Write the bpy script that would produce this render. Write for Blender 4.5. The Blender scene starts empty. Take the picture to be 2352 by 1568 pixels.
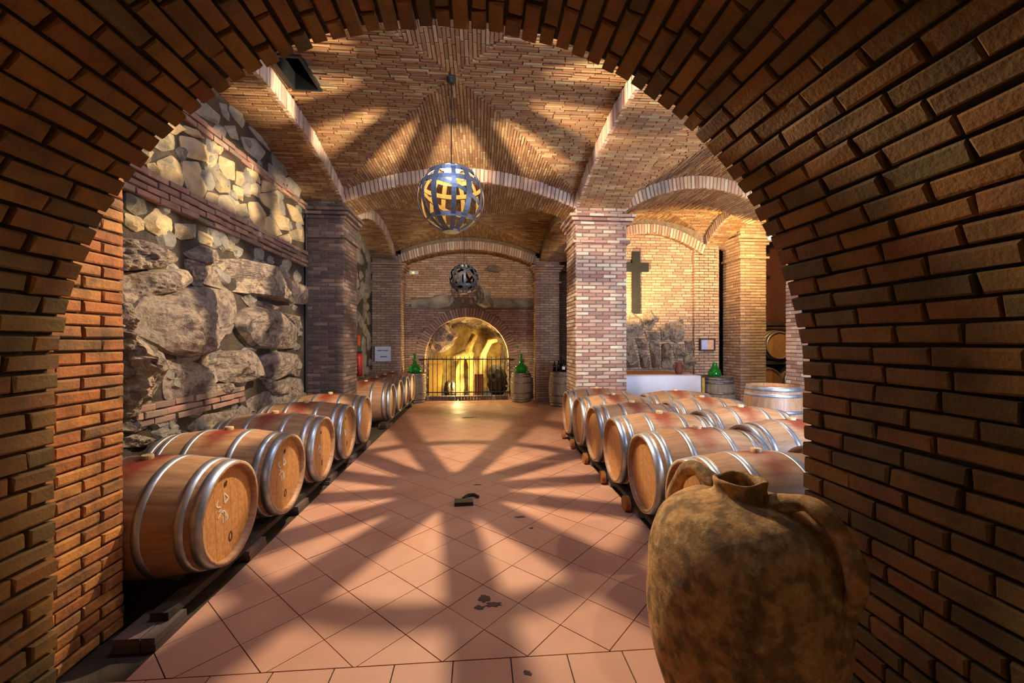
import bpy, bmesh, math, random
from mathutils import Vector, Matrix, noise

PI = math.pi
scene = bpy.context.scene
col = scene.collection

# ---------------------------------------------------------------- camera, world, exposure
cam_d = bpy.data.cameras.new('camera')
cam = bpy.data.objects.new('camera', cam_d)
col.objects.link(cam)
cam_d.sensor_width = 36.0
cam_d.lens = 36.0 * 950 / 2352
cam_d.clip_start = 0.02
YAW = math.radians(4.57)
cam.location = (0, 0, 1.5)
cam.rotation_euler = (PI / 2, 0, -YAW)
scene.camera = cam

world = bpy.data.worlds.new('world')
scene.world = world
world.use_nodes = True
bg = world.node_tree.nodes['Background']
bg.inputs[0].default_value = (1.0, 0.80, 0.56, 1)
bg.inputs[1].default_value = 0.09

scene.view_settings.view_transform = 'Standard'
scene.view_settings.look = 'None'
scene.view_settings.gamma = 1
scene.view_settings.use_curve_mapping = False
scene.view_settings.exposure = 0.15

# added cool fill light in an unseen, invented doorway right of the arch
ADDED_DOOR = (2.75, 4.55, 2.35)               # x0, x1, head height
dl = bpy.data.lights.new('added_door_fill', 'AREA')
dl.shape = 'RECTANGLE'; dl.size = ADDED_DOOR[1] - ADDED_DOOR[0]; dl.size_y = ADDED_DOOR[2]
dl.energy = 380; dl.color = (0.60, 0.72, 1.0)
dlo = bpy.data.objects.new('added_door_fill', dl)
col.objects.link(dlo)
dlo.location = ((ADDED_DOOR[0] + ADDED_DOOR[1]) / 2, 1.45, ADDED_DOOR[2] / 2)
dlo.rotation_euler = (PI / 2, 0, 0.15)

# added cool fill for the shadows, from an invented skylight out of view
ADDED_SKY = (-0.95, 0.45, 2.55, 3.2, 4.17)   # x0, x1, y0, y1, z
sk = bpy.data.lights.new('added_sky_fill', 'AREA')
sk.shape = 'RECTANGLE'; sk.size = ADDED_SKY[1] - ADDED_SKY[0] - 0.1; sk.size_y = ADDED_SKY[3] - ADDED_SKY[2] - 0.1
sk.energy = 68; sk.color = (0.50, 0.64, 1.0)
sko = bpy.data.objects.new('added_sky_fill', sk)
col.objects.link(sko)
sko.location = ((ADDED_SKY[0] + ADDED_SKY[1]) / 2, (ADDED_SKY[2] + ADDED_SKY[3]) / 2, 4.08)
sko.rotation_euler = (math.radians(42), 0, 0)

WARM = (1.0, 0.80, 0.55)
LAMP_POWER = 520
ADDED_SIDE_POWER = 120
CROSS_POWER = 260
SPOT_POWER = 240
NICHE_POWER = 95

# ---------------------------------------------------------------- helpers
rnd = random.Random(7)


def lin(c):
    c = c / 255
    return c / 12.92 if c <= 0.04045 else ((c + 0.055) / 1.055) ** 2.4


def rgb(r, g, b):
    return (lin(r), lin(g), lin(b), 1)


def desat(c, k):
    g = 0.3 * c[0] + 0.59 * c[1] + 0.11 * c[2]
    return tuple(g + (v - g) * k for v in c[:3]) + (1,)


def obj(name, verts, faces, mat, parent=None, smooth=False):
    me = bpy.data.meshes.new(name)
    me.from_pydata([tuple(v) for v in verts], [], faces)
    me.update()
    return link(name, me, mat, parent, smooth)


def link(name, me, mat=None, parent=None, smooth=False):
    if mat is not None and not me.materials:
        me.materials.append(mat)
    if smooth:
        for p in me.polygons:
            p.use_smooth = True
    o = bpy.data.objects.new(name, me)
    col.objects.link(o)
    if parent is not None:
        o.parent = parent
    return o


def tag(o, label=None, cat=None, group=None, kind=None):
    if label: o['label'] = label
    if cat: o['category'] = cat
    if group: o['group'] = group
    if kind: o['kind'] = kind
    return o


def empty(name, loc=(0, 0, 0), rz=0, rot=None):
    o = bpy.data.objects.new(name, None)
    col.objects.link(o)
    o.empty_display_size = 0.1
    o.location = loc
    o.rotation_euler = rot if rot else (0, 0, rz)
    return o


class MB:
    """collects geometry for one mesh; 'tint' is one random number per brick/plank"""
    def __init__(self):
        self.v = []; self.f = []; self.t = []

    def add(self, vs, fs, tint=0.0):
        n = len(self.v)
        self.v += [tuple(p) for p in vs]
        self.f += [tuple(i + n for i in f) for f in fs]
        self.t += [tint] * len(fs)

    def box(self, a, b, tint=0.0):
        x0, y0, z0 = a; x1, y1, z1 = b
        self.add([(x0, y0, z0), (x1, y0, z0), (x1, y1, z0), (x0, y1, z0), (x0, y0, z1), (x1, y0, z1), (x1, y1, z1), (x0, y1, z1)],
                 [(0, 3, 2, 1), (4, 5, 6, 7), (0, 1, 5, 4), (1, 2, 6, 5), (2, 3, 7, 6), (3, 0, 4, 7)], tint)

    def brick(self, p, u, n, L, H, D, j=0.003, r=rnd, ch=0.006):
        """open-backed chamfered brick: centre of its face p, length axis u, outward normal n"""
        w = n.cross(u)
        vs = []
        for (inset, dep) in ((ch, 0), (0, ch), (0, D)):
            for (a, b) in ((-1, -1), (1, -1), (1, 1), (-1, 1)):
                jj = j if dep < D else 0
                vs.append(p + u * (a * (L / 2 - inset) + r.uniform(-jj, jj)) + w * (b * (H / 2 - inset) + r.uniform(-jj, jj)) - n * (dep + r.uniform(-jj, jj) * 0.6))
        fs = [(0, 1, 2, 3)]
        for k in (0, 4):
            for i in range(4):
                i2 = (i + 1) % 4
                fs.append((k + 4 + i, k + 4 + i2, k + i2, k + i))
        self.add(vs, fs, r.random())

    def tube(self, pts, rad, seg=8, cap=True):
        n = len(pts); pts = [Vector(p) for p in pts]
        rads = rad if isinstance(rad, (list, tuple)) else [rad] * n
        vs = []
        ref = Vector((0.13, 0.31, 0.94))
        for i in range(n):
            t = (pts[min(i + 1, n - 1)] - pts[max(i - 1, 0)]).normalized()
            a = t.cross(ref)
            if a.length < 1e-3: a = t.cross(Vector((1, 0, 0)))
            a.normalize(); b = t.cross(a)
            for k in range(seg):
                q = 2 * PI * k / seg
                vs.append(pts[i] + (a * math.cos(q) + b * math.sin(q)) * rads[i])
        fs = []
        for i in range(n - 1):
            for k in range(seg):
                k2 = (k + 1) % seg
                fs.append((i * seg + k, i * seg + k2, (i + 1) * seg + k2, (i + 1) * seg + k))
        if cap:
            fs.append(tuple(range(seg))[::-1]); fs.append(tuple((n - 1) * seg + k for k in range(seg)))
        self.add(vs, fs)

    def lathe(self, prof, seg=32, axis='Z', cap=False):
        vs = []
        for (r_, h) in prof:
            for k in range(seg):
                q = 2 * PI * k / seg
                c, s = r_ * math.cos(q), r_ * math.sin(q)
                vs.append((c, s, h) if axis == 'Z' else (h, c, s))
        fs = []
        for i in range(len(prof) - 1):
            for k in range(seg):
                k2 = (k + 1) % seg
                fs.append((i * seg + k, i * seg + k2, (i + 1) * seg + k2, (i + 1) * seg + k))
        if cap:
            fs.append(tuple(range(seg))[::-1]); fs.append(tuple((len(prof) - 1) * seg + k for k in range(seg)))
        self.add(vs, fs)

    def build(self, name, mat, parent=None, smooth=False):
        me = bpy.data.meshes.new(name)
        me.from_pydata(self.v, [], self.f)
        a = me.attributes.new('tint', 'FLOAT', 'FACE')
        a.data.foreach_set('value', self.t)
        me.update()
        return link(name, me, mat, parent, smooth)


_bricks = {}


def brick_mesh(L, H, D, mat, variant=0):
    key = (round(L, 3), round(H, 3), round(D, 3), mat.name, variant)
    if key not in _bricks:
        m = MB(); r = random.Random(hash(key[:3]) % 9999 + variant * 31)
        m.brick(Vector((0, 0, 0)), Vector((1, 0, 0)), Vector((0, -1, 0)), L, H, D, 0.0035, r)
        me = bpy.data.meshes.new('brick')
        me.from_pydata(m.v, [], m.f); me.update(); me.materials.append(mat)
        _bricks[key] = me
    return _bricks[key]


def put_brick(p, u, n, L, H, D, mat, parent, name='brick'):
    """one brick object; local x = u, local -y = n"""
    me = brick_mesh(round(L * 50) / 50 if L > 0.05 else L, H, D, mat, rnd.randrange(4))
    o = bpy.data.objects.new(name, me)
    col.objects.link(o)
    o.parent = parent
    u = u.normalized(); n = n.normalized(); w = n.cross(u)
    M = Matrix(((u.x, -n.x, w.x, p.x), (u.y, -n.y, w.y, p.y), (u.z, -n.z, w.z, p.z), (0, 0, 0, 1)))
    tilt = Matrix.Rotation(rnd.uniform(-0.012, 0.012), 4, 'Y') @ Matrix.Rotation(rnd.uniform(-0.02, 0.02), 4, 'Z')
    o.matrix_local = M @ tilt
    return o


# ---------------------------------------------------------------- materials
def nodes(name):
    m = bpy.data.materials.new(name); m.use_nodes = True
    nt = m.node_tree
    return m, nt, nt.nodes['Principled BSDF'], nt.nodes.new, nt.links.new


def ramp(new, stops, interp='LINEAR'):
    r = new('ShaderNodeValToRGB'); cr = r.color_ramp; cr.interpolation = interp
    while len(cr.elements) < len(stops): cr.elements.new(0.5)
    for e, (p, c) in zip(cr.elements, stops):
        e.position = p; e.color = c if len(c) == 4 else (*c, 1)
    return r


def brick_mat(name, cols, dirt=rgb(60, 45, 32), dirt_amt=0.55, rough=0.85, bump=0.35, nscale=9.0, sat=0.80):
    cols = [desat(c, sat) for c in cols]
    m, nt, bs, new, ln = nodes(name)
    oi = new('ShaderNodeObjectInfo'); at = new('ShaderNodeAttribute'); at.attribute_name = 'tint'
    ad = new('ShaderNodeMath'); ad.operation = 'ADD'; fr = new('ShaderNodeMath'); fr.operation = 'FRACT'
    ln(oi.outputs['Random'], ad.inputs[0]); ln(at.outputs['Fac'], ad.inputs[1]); ln(ad.outputs[0], fr.inputs[0])
    n = len(cols)
    rp = ramp(new, [((i + 0.5) / n, c) for i, c in enumerate(cols)])
    ln(fr.outputs[0], rp.inputs[0])
    ge = new('ShaderNodeNewGeometry')
    no = new('ShaderNodeTexNoise'); no.inputs['Scale'].default_value = nscale; no.inputs['Detail'].default_value = 6; no.inputs['Roughness'].default_value = 0.65
    ln(ge.outputs['Position'], no.inputs['Vector'])
    dr = ramp(new, [(0.42, (0, 0, 0, 1)), (0.72, (1, 1, 1, 1))])
    ln(no.outputs['Fac'], dr.inputs[0])
    mu = new('ShaderNodeMath'); mu.operation = 'MULTIPLY'; mu.inputs[1].default_value = dirt_amt
    ln(dr.outputs[0], mu.inputs[0])
    mx = new('ShaderNodeMixRGB'); mx.inputs[2].default_value = dirt
    ln(mu.outputs[0], mx.inputs[0]); ln(rp.outputs[0], mx.inputs[1])
    ln(mx.outputs[0], bs.inputs['Base Color'])
    bs.inputs['Roughness'].default_value = rough
    n2 = new('ShaderNodeTexNoise'); n2.inputs['Scale'].default_value = 70; n2.inputs['Detail'].default_value = 4
    ln(ge.outputs['Position'], n2.inputs['Vector'])
    bp = new('ShaderNodeBump'); bp.inputs['Strength'].default_value = bump; bp.inputs['Distance'].default_value = 0.01
    ln(n2.outputs['Fac'], bp.inputs['Height']); ln(bp.outputs[0], bs.inputs['Normal'])
    return m


def mottled(name, stops, scale=5, rough=0.9, bump=0.6, bdist=0.03, bscale=None, detail=8, obj_rand=0.25, metallic=0.0, coords='Position', distortion=0.0):
    m, nt, bs, new, ln = nodes(name)
    if coords == 'Position':
        src = new('ShaderNodeNewGeometry').outputs['Position']
    else:
        src = new('ShaderNodeTexCoord').outputs['Object']
    no = new('ShaderNodeTexNoise'); no.inputs['Scale'].default_value = scale; no.inputs['Detail'].default_value = detail
    no.inputs['Roughness'].default_value = 0.62; no.inputs['Distortion'].default_value = distortion
    ln(src, no.inputs['Vector'])
    rp = ramp(new, stops)
    if obj_rand:
        oi = new('ShaderNodeObjectInfo'); s = new('ShaderNodeMath'); s.operation = 'MULTIPLY_ADD'
        s.inputs[1].default_value = obj_rand; s.inputs[2].default_value = -obj_rand / 2
        ln(oi.outputs['Random'], s.inputs[0])
        a = new('ShaderNodeMath'); a.operation = 'ADD'; ln(no.outputs['Fac'], a.inputs[0]); ln(s.outputs[0], a.inputs[1])
        ln(a.outputs[0], rp.inputs[0])
    else:
        ln(no.outputs['Fac'], rp.inputs[0])
    ln(rp.outputs[0], bs.inputs['Base Color'])
    bs.inputs['Roughness'].default_value = rough; bs.inputs['Metallic'].default_value = metallic
    if bump:
        n2 = new('ShaderNodeTexNoise'); n2.inputs['Scale'].default_value = bscale or scale * 4; n2.inputs['Detail'].default_value = 8; n2.inputs['Roughness'].default_value = 0.7
        ln(src, n2.inputs['Vector'])
        bp = new('ShaderNodeBump'); bp.inputs['Strength'].default_value = bump; bp.inputs['Distance'].default_value = bdist
        ln(n2.outputs['Fac'], bp.inputs['Height']); ln(bp.outputs[0], bs.inputs['Normal'])
    return m


def plain(name, c, rough=0.6, metallic=0.0, var=0.25, scale=20, bump=0.1):
    d = tuple(v * (1 - var) for v in c[:3]) + (1,)
    l = tuple(min(1, v * (1 + var)) for v in c[:3]) + (1,)
    return mottled(name, [(0.3, d), (0.7, l)], scale=scale, rough=rough, metallic=metallic, bump=bump, bdist=0.004, obj_rand=0)


def emit(name, c, strength):
    m, nt, bs, new, ln = nodes(name)
    bs.inputs['Base Color'].default_value = (0.8, 0.8, 0.8, 1)
    bs.inputs['Emission Color'].default_value = (*c[:3], 1)
    bs.inputs['Emission Strength'].default_value = strength
    return m


M = {}
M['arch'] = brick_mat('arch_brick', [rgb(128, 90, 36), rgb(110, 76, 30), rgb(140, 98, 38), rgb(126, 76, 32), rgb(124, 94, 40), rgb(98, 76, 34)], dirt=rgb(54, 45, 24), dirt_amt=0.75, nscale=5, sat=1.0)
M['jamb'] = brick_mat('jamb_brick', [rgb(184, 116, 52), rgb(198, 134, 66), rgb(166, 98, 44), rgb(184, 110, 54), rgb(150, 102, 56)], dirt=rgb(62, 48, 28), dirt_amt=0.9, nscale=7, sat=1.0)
M['vault'] = brick_mat('vault_brick', [rgb(156, 114, 70), rgb(136, 90, 54), rgb(168, 130, 82), rgb(144, 100, 56), rgb(126, 82, 52), rgb(176, 148, 100), rgb(146, 98, 60)], dirt=rgb(104, 84, 62), dirt_amt=0.5, nscale=3, sat=0.95)
M['pier'] = brick_mat('pier_brick', [rgb(176, 132, 106), rgb(148, 98, 82), rgb(206, 184, 148), rgb(164, 108, 86), rgb(130, 86, 78), rgb(208, 190, 158), rgb(174, 124, 100), rgb(188, 152, 122)], dirt=rgb(140, 110, 96), dirt_amt=0.35, nscale=5)
M['oldpier'] = brick_mat('weathered_brick', [rgb(118, 84, 70), rgb(92, 70, 62), rgb(138, 98, 78), rgb(104, 84, 78), rgb(84, 66, 60), rgb(150, 118, 98)], dirt=rgb(70, 64, 62), dirt_amt=0.7, nscale=4)
M['farbrick'] = brick_mat('far_brick', [rgb(196, 152, 108), rgb(178, 128, 92), rgb(210, 170, 124), rgb(188, 138, 100), rgb(170, 128, 98)], dirt=rgb(150, 124, 104), dirt_amt=0.3, nscale=2.2)
M['band'] = brick_mat('band_brick', [rgb(170, 104, 70), rgb(188, 128, 84), rgb(150, 92, 66), rgb(176, 132, 88), rgb(130, 92, 74)], dirt=rgb(96, 84, 68), dirt_amt=0.95, nscale=4, sat=0.66)
M['vous'] = brick_mat('voussoir_brick', [rgb(206, 178, 146), rgb(186, 140, 112), rgb(214, 192, 164), rgb(170, 120, 98), rgb(196, 160, 128)], dirt=rgb(150, 120, 98), dirt_amt=0.4)
M['mortar'] = mottled('mortar', [(0.3, rgb(110, 92, 72)), (0.7, rgb(146, 126, 102))], scale=12, obj_rand=0)
M['darkmortar'] = mottled('dark_mortar', [(0.3, rgb(52, 42, 30)), (0.7, rgb(82, 66, 48))], scale=12, obj_rand=0)
M['palemortar'] = mottled('pale_mortar', [(0.3, rgb(104, 90, 78)), (0.7, rgb(134, 116, 100))], scale=12, obj_rand=0)
M['earth'] = mottled('wall_fill', [(0.3, rgb(54, 44, 34)), (0.5, rgb(82, 68, 52)), (0.7, rgb(108, 92, 72))], scale=4, bump=1.0, bdist=0.05, obj_rand=0)
M['rock'] = mottled('grey_rock', [(0.30, rgb(74, 64, 60)), (0.40, rgb(136, 116, 102)), (0.48, rgb(178, 156, 132)), (0.56, rgb(120, 102, 92)), (0.64, rgb(204, 178, 144)), (0.78, rgb(150, 130, 116))], scale=4.5, bump=1.0, bdist=0.05, obj_rand=0.12)
M['stone'] = mottled('tan_stone', [(0.25, rgb(98, 90, 74)), (0.38, rgb(140, 126, 98)), (0.48, rgb(176, 150, 108)), (0.6, rgb(196, 168, 122)), (0.8, rgb(140, 130, 112))], scale=3.0, bump=0.7, bdist=0.03, obj_rand=0.3)
M['greystone'] = mottled('pale_grey_stone', [(0.3, rgb(116, 108, 98)), (0.5, rgb(150, 140, 122)), (0.7, rgb(178, 164, 138))], scale=4, bump=0.8, bdist=0.03, obj_rand=0.2)
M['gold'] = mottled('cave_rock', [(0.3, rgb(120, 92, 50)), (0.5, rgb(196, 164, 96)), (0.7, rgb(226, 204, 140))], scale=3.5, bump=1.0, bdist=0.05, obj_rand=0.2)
M['tile'] = None
M['iron'] = plain('wrought_iron', rgb(34, 28, 24), 0.6, 0.4)
M['steel'] = plain('lamp_steel', rgb(110, 114, 122), 0.5, 0.6, bump=0.05)
M['darkinner'] = plain('darkened_hoop_inside', rgb(22, 15, 5), 0.9)  # brown-black colour tones the bulb's glare on hoop insides down to yellow
M['darkinner'].node_tree.nodes['Principled BSDF'].inputs['Specular IOR Level'].default_value = 0
M['darkwood'] = mottled('dark_timber', [(0.3, rgb(34, 26, 20)), (0.7, rgb(70, 54, 40))], scale=10, rough=0.8, obj_rand=0.2)
M['chock'] = mottled('orange_log', [(0.3, rgb(150, 88, 40)), (0.7, rgb(196, 124, 60))], scale=14, obj_rand=0.2)
M['cross'] = plain('dark_iron_cross', rgb(26, 24, 17), 0.75, 0.1)
M['cloth'] = plain('white_cloth', rgb(226, 222, 228), 0.9, var=0.05, scale=6)
M['yellow'] = plain('yellow_edge', rgb(200, 160, 70), 0.7)
M['boardwood'] = plain('table_wood', rgb(170, 120, 80), 0.6)
M['black'] = plain('black_plastic', rgb(22, 22, 22), 0.5)
M['sign'] = plain('white_sign', rgb(226, 228, 232), 0.6, var=0.04)
M['signink'] = plain('sign_ink', rgb(110, 114, 120), 0.7)
M['red'] = plain('red_paint', rgb(170, 28, 22), 0.5)
M['rust'] = plain('rusty_brown', rgb(110, 58, 34), 0.8)
M['dark'] = plain('dark_cast_iron', rgb(44, 36, 28), 0.7, 0.3)
M['frame'] = plain('picture_frame', rgb(60, 36, 26), 0.5)
M['print'] = plain('blue_print', rgb(170, 174, 214), 0.5, var=0.15, scale=12)
M['warmprint'] = plain('warm_print', rgb(206, 160, 130), 0.5, var=0.2, scale=12)
M['stain'] = plain('floor_stain', rgb(78, 58, 46), 0.8)
M['chalk'] = plain('white_chalk', rgb(226, 206, 184), 0.95, var=0.1)
M['stamp'] = plain('burnt_stamp', rgb(92, 50, 26), 0.9)
M['bung'] = plain('bung_cork', rgb(206, 176, 126), 0.8)
M['clay'] = plain('brown_clay', rgb(130, 70, 42), 0.7)


def glass_mat(name, c):
    m, nt, bs, new, ln = nodes(name)
    no = new('ShaderNodeTexNoise'); no.inputs['Scale'].default_value = 6
    rp = ramp(new, [(0.3, c), (0.7, tuple(v * 0.7 for v in c[:3]) + (1,))])
    ln(no.outputs['Fac'], rp.inputs[0]); ln(rp.outputs[0], bs.inputs['Base Color'])
    bs.inputs['Roughness'].default_value = 0.08
    bs.inputs['Transmission Weight'].default_value = 0.55
    return m


M['green'] = glass_mat('green_glass', rgb(40, 150, 50))
M['bottle'] = glass_mat('black_glass', rgb(28, 26, 18))


def tile_material():
    m, nt, bs, new, ln = nodes('terracotta_tile')
    oi = new('ShaderNodeObjectInfo'); at = new('ShaderNodeAttribute'); at.attribute_name = 'tint'
    ad = new('ShaderNodeMath'); ad.operation = 'ADD'; fr = new('ShaderNodeMath'); fr.operation = 'FRACT'
    ln(oi.outputs['Random'], ad.inputs[0]); ln(at.outputs['Fac'], ad.inputs[1]); ln(ad.outputs[0], fr.inputs[0])
    rp = ramp(new, [(0.0, rgb(186, 130, 98)), (0.5, rgb(194, 140, 108)), (1.0, rgb(180, 126, 98))])
    ln(fr.outputs[0], rp.inputs[0])
    ge = new('ShaderNodeNewGeometry'); no = new('ShaderNodeTexNoise'); no.inputs['Scale'].default_value = 2.2; no.inputs['Detail'].default_value = 8
    ln(ge.outputs['Position'], no.inputs['Vector'])
    r2 = ramp(new, [(0.35, rgb(172, 122, 98)), (0.65, rgb(200, 154, 128))]); ln(no.outputs['Fac'], r2.inputs[0])
    mx = new('ShaderNodeMixRGB'); mx.inputs[0].default_value = 0.5; ln(rp.outputs[0], mx.inputs[1]); ln(r2.outputs[0], mx.inputs[2])
    ln(mx.outputs[0], bs.inputs['Base Color'])
    rr = ramp(new, [(0.3, (0.56, 0.56, 0.56)), (0.7, (0.68, 0.68, 0.68))]); ln(no.outputs['Fac'], rr.inputs[0]); ln(rr.outputs[0], bs.inputs['Roughness'])
    return m


M['tile'] = tile_material()


def oak_mat(name, base, dark, red, stain=True, rough=0.5):
    """barrel staves: grain along the barrel axis (object x), wine stain around the bung (object +z)"""
    m, nt, bs, new, ln = nodes(name)
    tc = new('ShaderNodeTexCoord'); mp = new('ShaderNodeMapping'); mp.inputs['Scale'].default_value = (3, 40, 40)
    ln(tc.outputs['Object'], mp.inputs['Vector'])
    no = new('ShaderNodeTexNoise'); no.inputs['Scale'].default_value = 1.0; no.inputs['Detail'].default_value = 5; ln(mp.outputs[0], no.inputs['Vector'])
    rp = ramp(new, [(0.3, dark), (0.65, base)]); ln(no.outputs['Fac'], rp.inputs[0])
    out = rp.outputs[0]
    oi = new('ShaderNodeObjectInfo'); hs = new('ShaderNodeHueSaturation'); sc = new('ShaderNodeMath'); sc.operation = 'MULTIPLY_ADD'
    sc.inputs[1].default_value = 0.35; sc.inputs[2].default_value = 0.82; ln(oi.outputs['Random'], sc.inputs[0])
    ln(sc.outputs[0], hs.inputs['Value']); ln(out, hs.inputs['Color']); out = hs.outputs[0]
    if stain:
        mp2 = new('ShaderNodeMapping'); mp2.inputs['Scale'].default_value = (4.4, 1.8, 3.8); mp2.inputs['Location'].default_value = (0, 0, -1.36)
        ln(tc.outputs['Object'], mp2.inputs['Vector'])
        le = new('ShaderNodeVectorMath'); le.operation = 'LENGTH'; ln(mp2.outputs[0], le.inputs[0])
        n3 = new('ShaderNodeTexNoise'); n3.inputs['Scale'].default_value = 9; ln(tc.outputs['Object'], n3.inputs['Vector'])
        a = new('ShaderNodeMath'); a.operation = 'MULTIPLY_ADD'; a.inputs[1].default_value = 0.7; ln(n3.outputs['Fac'], a.inputs[0]); ln(le.outputs['Value'], a.inputs[2])
        r3 = ramp(new, [(0.6, (1, 1, 1, 1)), (1.0, (0, 0, 0, 1))]); ln(a.outputs[0], r3.inputs[0])
        mx = new('ShaderNodeMixRGB'); mx.inputs[2].default_value = red
        ln(r3.outputs[0], mx.inputs[0]); ln(out, mx.inputs[1]); out = mx.outputs[0]
    ln(out, bs.inputs['Base Color']); bs.inputs['Roughness'].default_value = rough
    bp = new('ShaderNodeBump'); bp.inputs['Strength'].default_value = 0.12; bp.inputs['Distance'].default_value = 0.005
    ln(no.outputs['Fac'], bp.inputs['Height']); ln(bp.outputs[0], bs.inputs['Normal'])
    return m


M['oak'] = oak_mat('oak_stave', rgb(176, 132, 94), rgb(144, 102, 68), rgb(132, 56, 36))
M['oakhead'] = oak_mat('oak_head', rgb(200, 142, 84), rgb(172, 114, 62), rgb(140, 52, 34), stain=False)
M['greyoak'] = oak_mat('grey_old_oak', rgb(136, 118, 100), rgb(98, 82, 70), rgb(90, 60, 50), stain=False, rough=0.75)
M['hoop'] = mottled('galvanised_hoop', [(0.35, rgb(170, 174, 180)), (0.65, rgb(204, 208, 214))], scale=12, rough=0.42, metallic=0.9, bump=0.08, bdist=0.002, obj_rand=0.15)
M['oldhoop'] = mottled('rusty_hoop', [(0.35, rgb(92, 84, 78)), (0.65, rgb(130, 122, 114))], scale=12, rough=0.5, metallic=0.7, bump=0.1, bdist=0.002, obj_rand=0.15)

# ---------------------------------------------------------------- survey constants (metres; camera foot is the origin, hall runs along +y)
AX, AZ, AR = -0.10, 1.25, 1.65          # entrance arch centre, springing height, radius
AY0, AY1 = 0.25, 1.867                  # its near and far faces
WL = -2.60                              # left stone wall plane
XL, XR = -2.03, 1.52                    # hall edges of the piers
PR = 2.35                               # far edge of the right pier
YA, YA2 = 6.42, 7.10                    # first transverse arch
YB, YW = 10.30, 10.85                   # second transverse arch, end wall
YN = 2.33
A_SP, A_CR, RING = 3.60, 3.98, 0.20     # arch springing, crown, ring depth
X3 = 4.85                               # third pier line
YC = 8.60                               # wall with the cross
ZT = 4.48

X_, Y_, Z_ = Vector((1, 0, 0)), Vector((0, 1, 0)), Vector((0, 0, 1))

# ================================================================ THE SETTING
# ---------------------------------------------------------------- floor
floor_o = obj('floor', [(-3.4, -1.5, -0.006), (9, -1.5, -0.006), (9, 11.6, -0.006), (-3.4, 11.6, -0.006)], [(0, 1, 2, 3)], M['darkmortar'])
tag(floor_o, 'terracotta tiled cellar floor laid on the diagonal', 'floor', kind='structure')


def clip(poly, ax, val, keep_greater):
    out = []
    for i in range(len(poly)):
        a, b = poly[i], poly[(i + 1) % len(poly)]
        ia = (a[ax] >= val) == keep_greater or a[ax] == val
        ib = (b[ax] >= val) == keep_greater or b[ax] == val
        if ia: out.append(a)
        if ia != ib:
            t = (val - a[ax]) / (b[ax] - a[ax])
            out.append((a[0] + (b[0] - a[0]) * t, a[1] + (b[1] - a[1]) * t))
    return out


def prism(poly, z0, z1):
    n = len(poly)
    vs = [(x, y, z0) for x, y in poly] + [(x, y, z1) for x, y in poly]
    fs = [tuple(range(n, 2 * n))] + [(i, (i + 1) % n, n + (i + 1) % n, n + i) for i in range(n)]
    return vs, fs


TS, TJ = 0.284, 0.0045
TY = 1.958
tile_me = None
ang0 = math.radians(45.6)
ca, sa = math.cos(ang0), math.sin(ang0)
tiles_far = MB()
ntile = 0
h = (TS - TJ) / 2
for i in range(-40, 60):
    for j in range(-40, 60):
        cx0 = (i * ca - j * sa) * TS + 0.03
        cy0 = (i * sa + j * ca) * TS + TY
        if not (-1.8 < cx0 < 6.2 and TY - 0.25 < cy0 < 10.9): continue
        poly = [(cx0 + (a * ca - b * sa) * h, cy0 + (a * sa + b * ca) * h) for a, b in ((-1, -1), (1, -1), (1, 1), (-1, 1))]
        p2 = clip(poly, 1, TY + 0.003, True)
        if len(p2) >= 3: p2 = clip(p2, 0, -1.56, True)
        if len(p2) >= 3 and cy0 < 6.4: p2 = clip(p2, 0, 1.36, False)
        if len(p2) < 3: continue
        dz = rnd.uniform(-0.0008, 0.0008)
        if -1.72 < cx0 < 1.42 and cy0 < 7.6:
            if len(p2) == 4 and p2 == poly:
                if tile_me is None:
                    vs, fs = prism([(a * h, b * h) for a, b in ((-1, -1), (1, -1), (1, 1), (-1, 1))], -0.006, 0)
                    tile_me = bpy.data.meshes.new('tile'); tile_me.from_pydata(vs, [], fs); tile_me.update(); tile_me.materials.append(M['tile'])
                o = bpy.data.objects.new('tile', tile_me); col.objects.link(o); o.parent = floor_o
                o.location = (cx0, cy0, dz); o.rotation_euler = (0, 0, ang0)
            else:
                vs, fs = prism(p2, -0.006, dz); obj('tile', vs, fs, M['tile'], floor_o)
            ntile += 1
        else:
            vs, fs = prism(p2, -0.006, dz); tiles_far.add(vs, fs, rnd.random())
x = -1.74
while x < 1.52:
    vs, fs = prism([(x + 0.003, 1.672), (x + 0.267, 1.672), (x + 0.267, TY - 0.003), (x + 0.003, TY - 0.003)], -0.006, 0)
    obj('tile', vs, fs, M['tile'], floor_o); x += 0.27; ntile += 1
for k in range(1, 9):
    x = -1.74 + (0.13 if k % 2 else 0)
    while x < 1.52:
        y1 = 1.672 - (k - 1) * 0.286 - 0.003
        vs, fs = prism([(x, y1 - 0.28), (x + 0.264, y1 - 0.28), (x + 0.264, y1), (x, y1)], -0.006, 0)
        tiles_far.add(vs, fs, rnd.random()); x += 0.27
tag(tiles_far.build('distant_tiles', M['tile'], floor_o), kind='stuff')


def blot(cx_, cy_, rx, ry, seed, name='stain'):
    r = random.Random(seed); n = 18
    pts = []
    for k in range(n):
        q = 2 * PI * k / n; f = r.uniform(0.55, 1.15)
        pts.append((cx_ + math.cos(q) * rx * f, cy_ + math.sin(q) * ry * f))
    vs, fs = prism(pts, 0.0, 0.0022)
    obj(name, vs, fs, M['stain'], floor_o)


for k, (a, b, c, d) in enumerate([(0.03, 2.42, 0.035, 0.04), (0.08, 2.36, 0.05, 0.025), (0.0, 2.34, 0.03, 0.02), (0.35, 3.52, 0.05, 0.02), (0.22, 1.86, 0.02, 0.018), (0.42, 3.3, 0.02, 0.015), (-0.2, 8.2, 0.16, 0.07), (-0.02, 4.35, 0.05, 0.015)]):
    blot(a, b, c, d, k)

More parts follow.
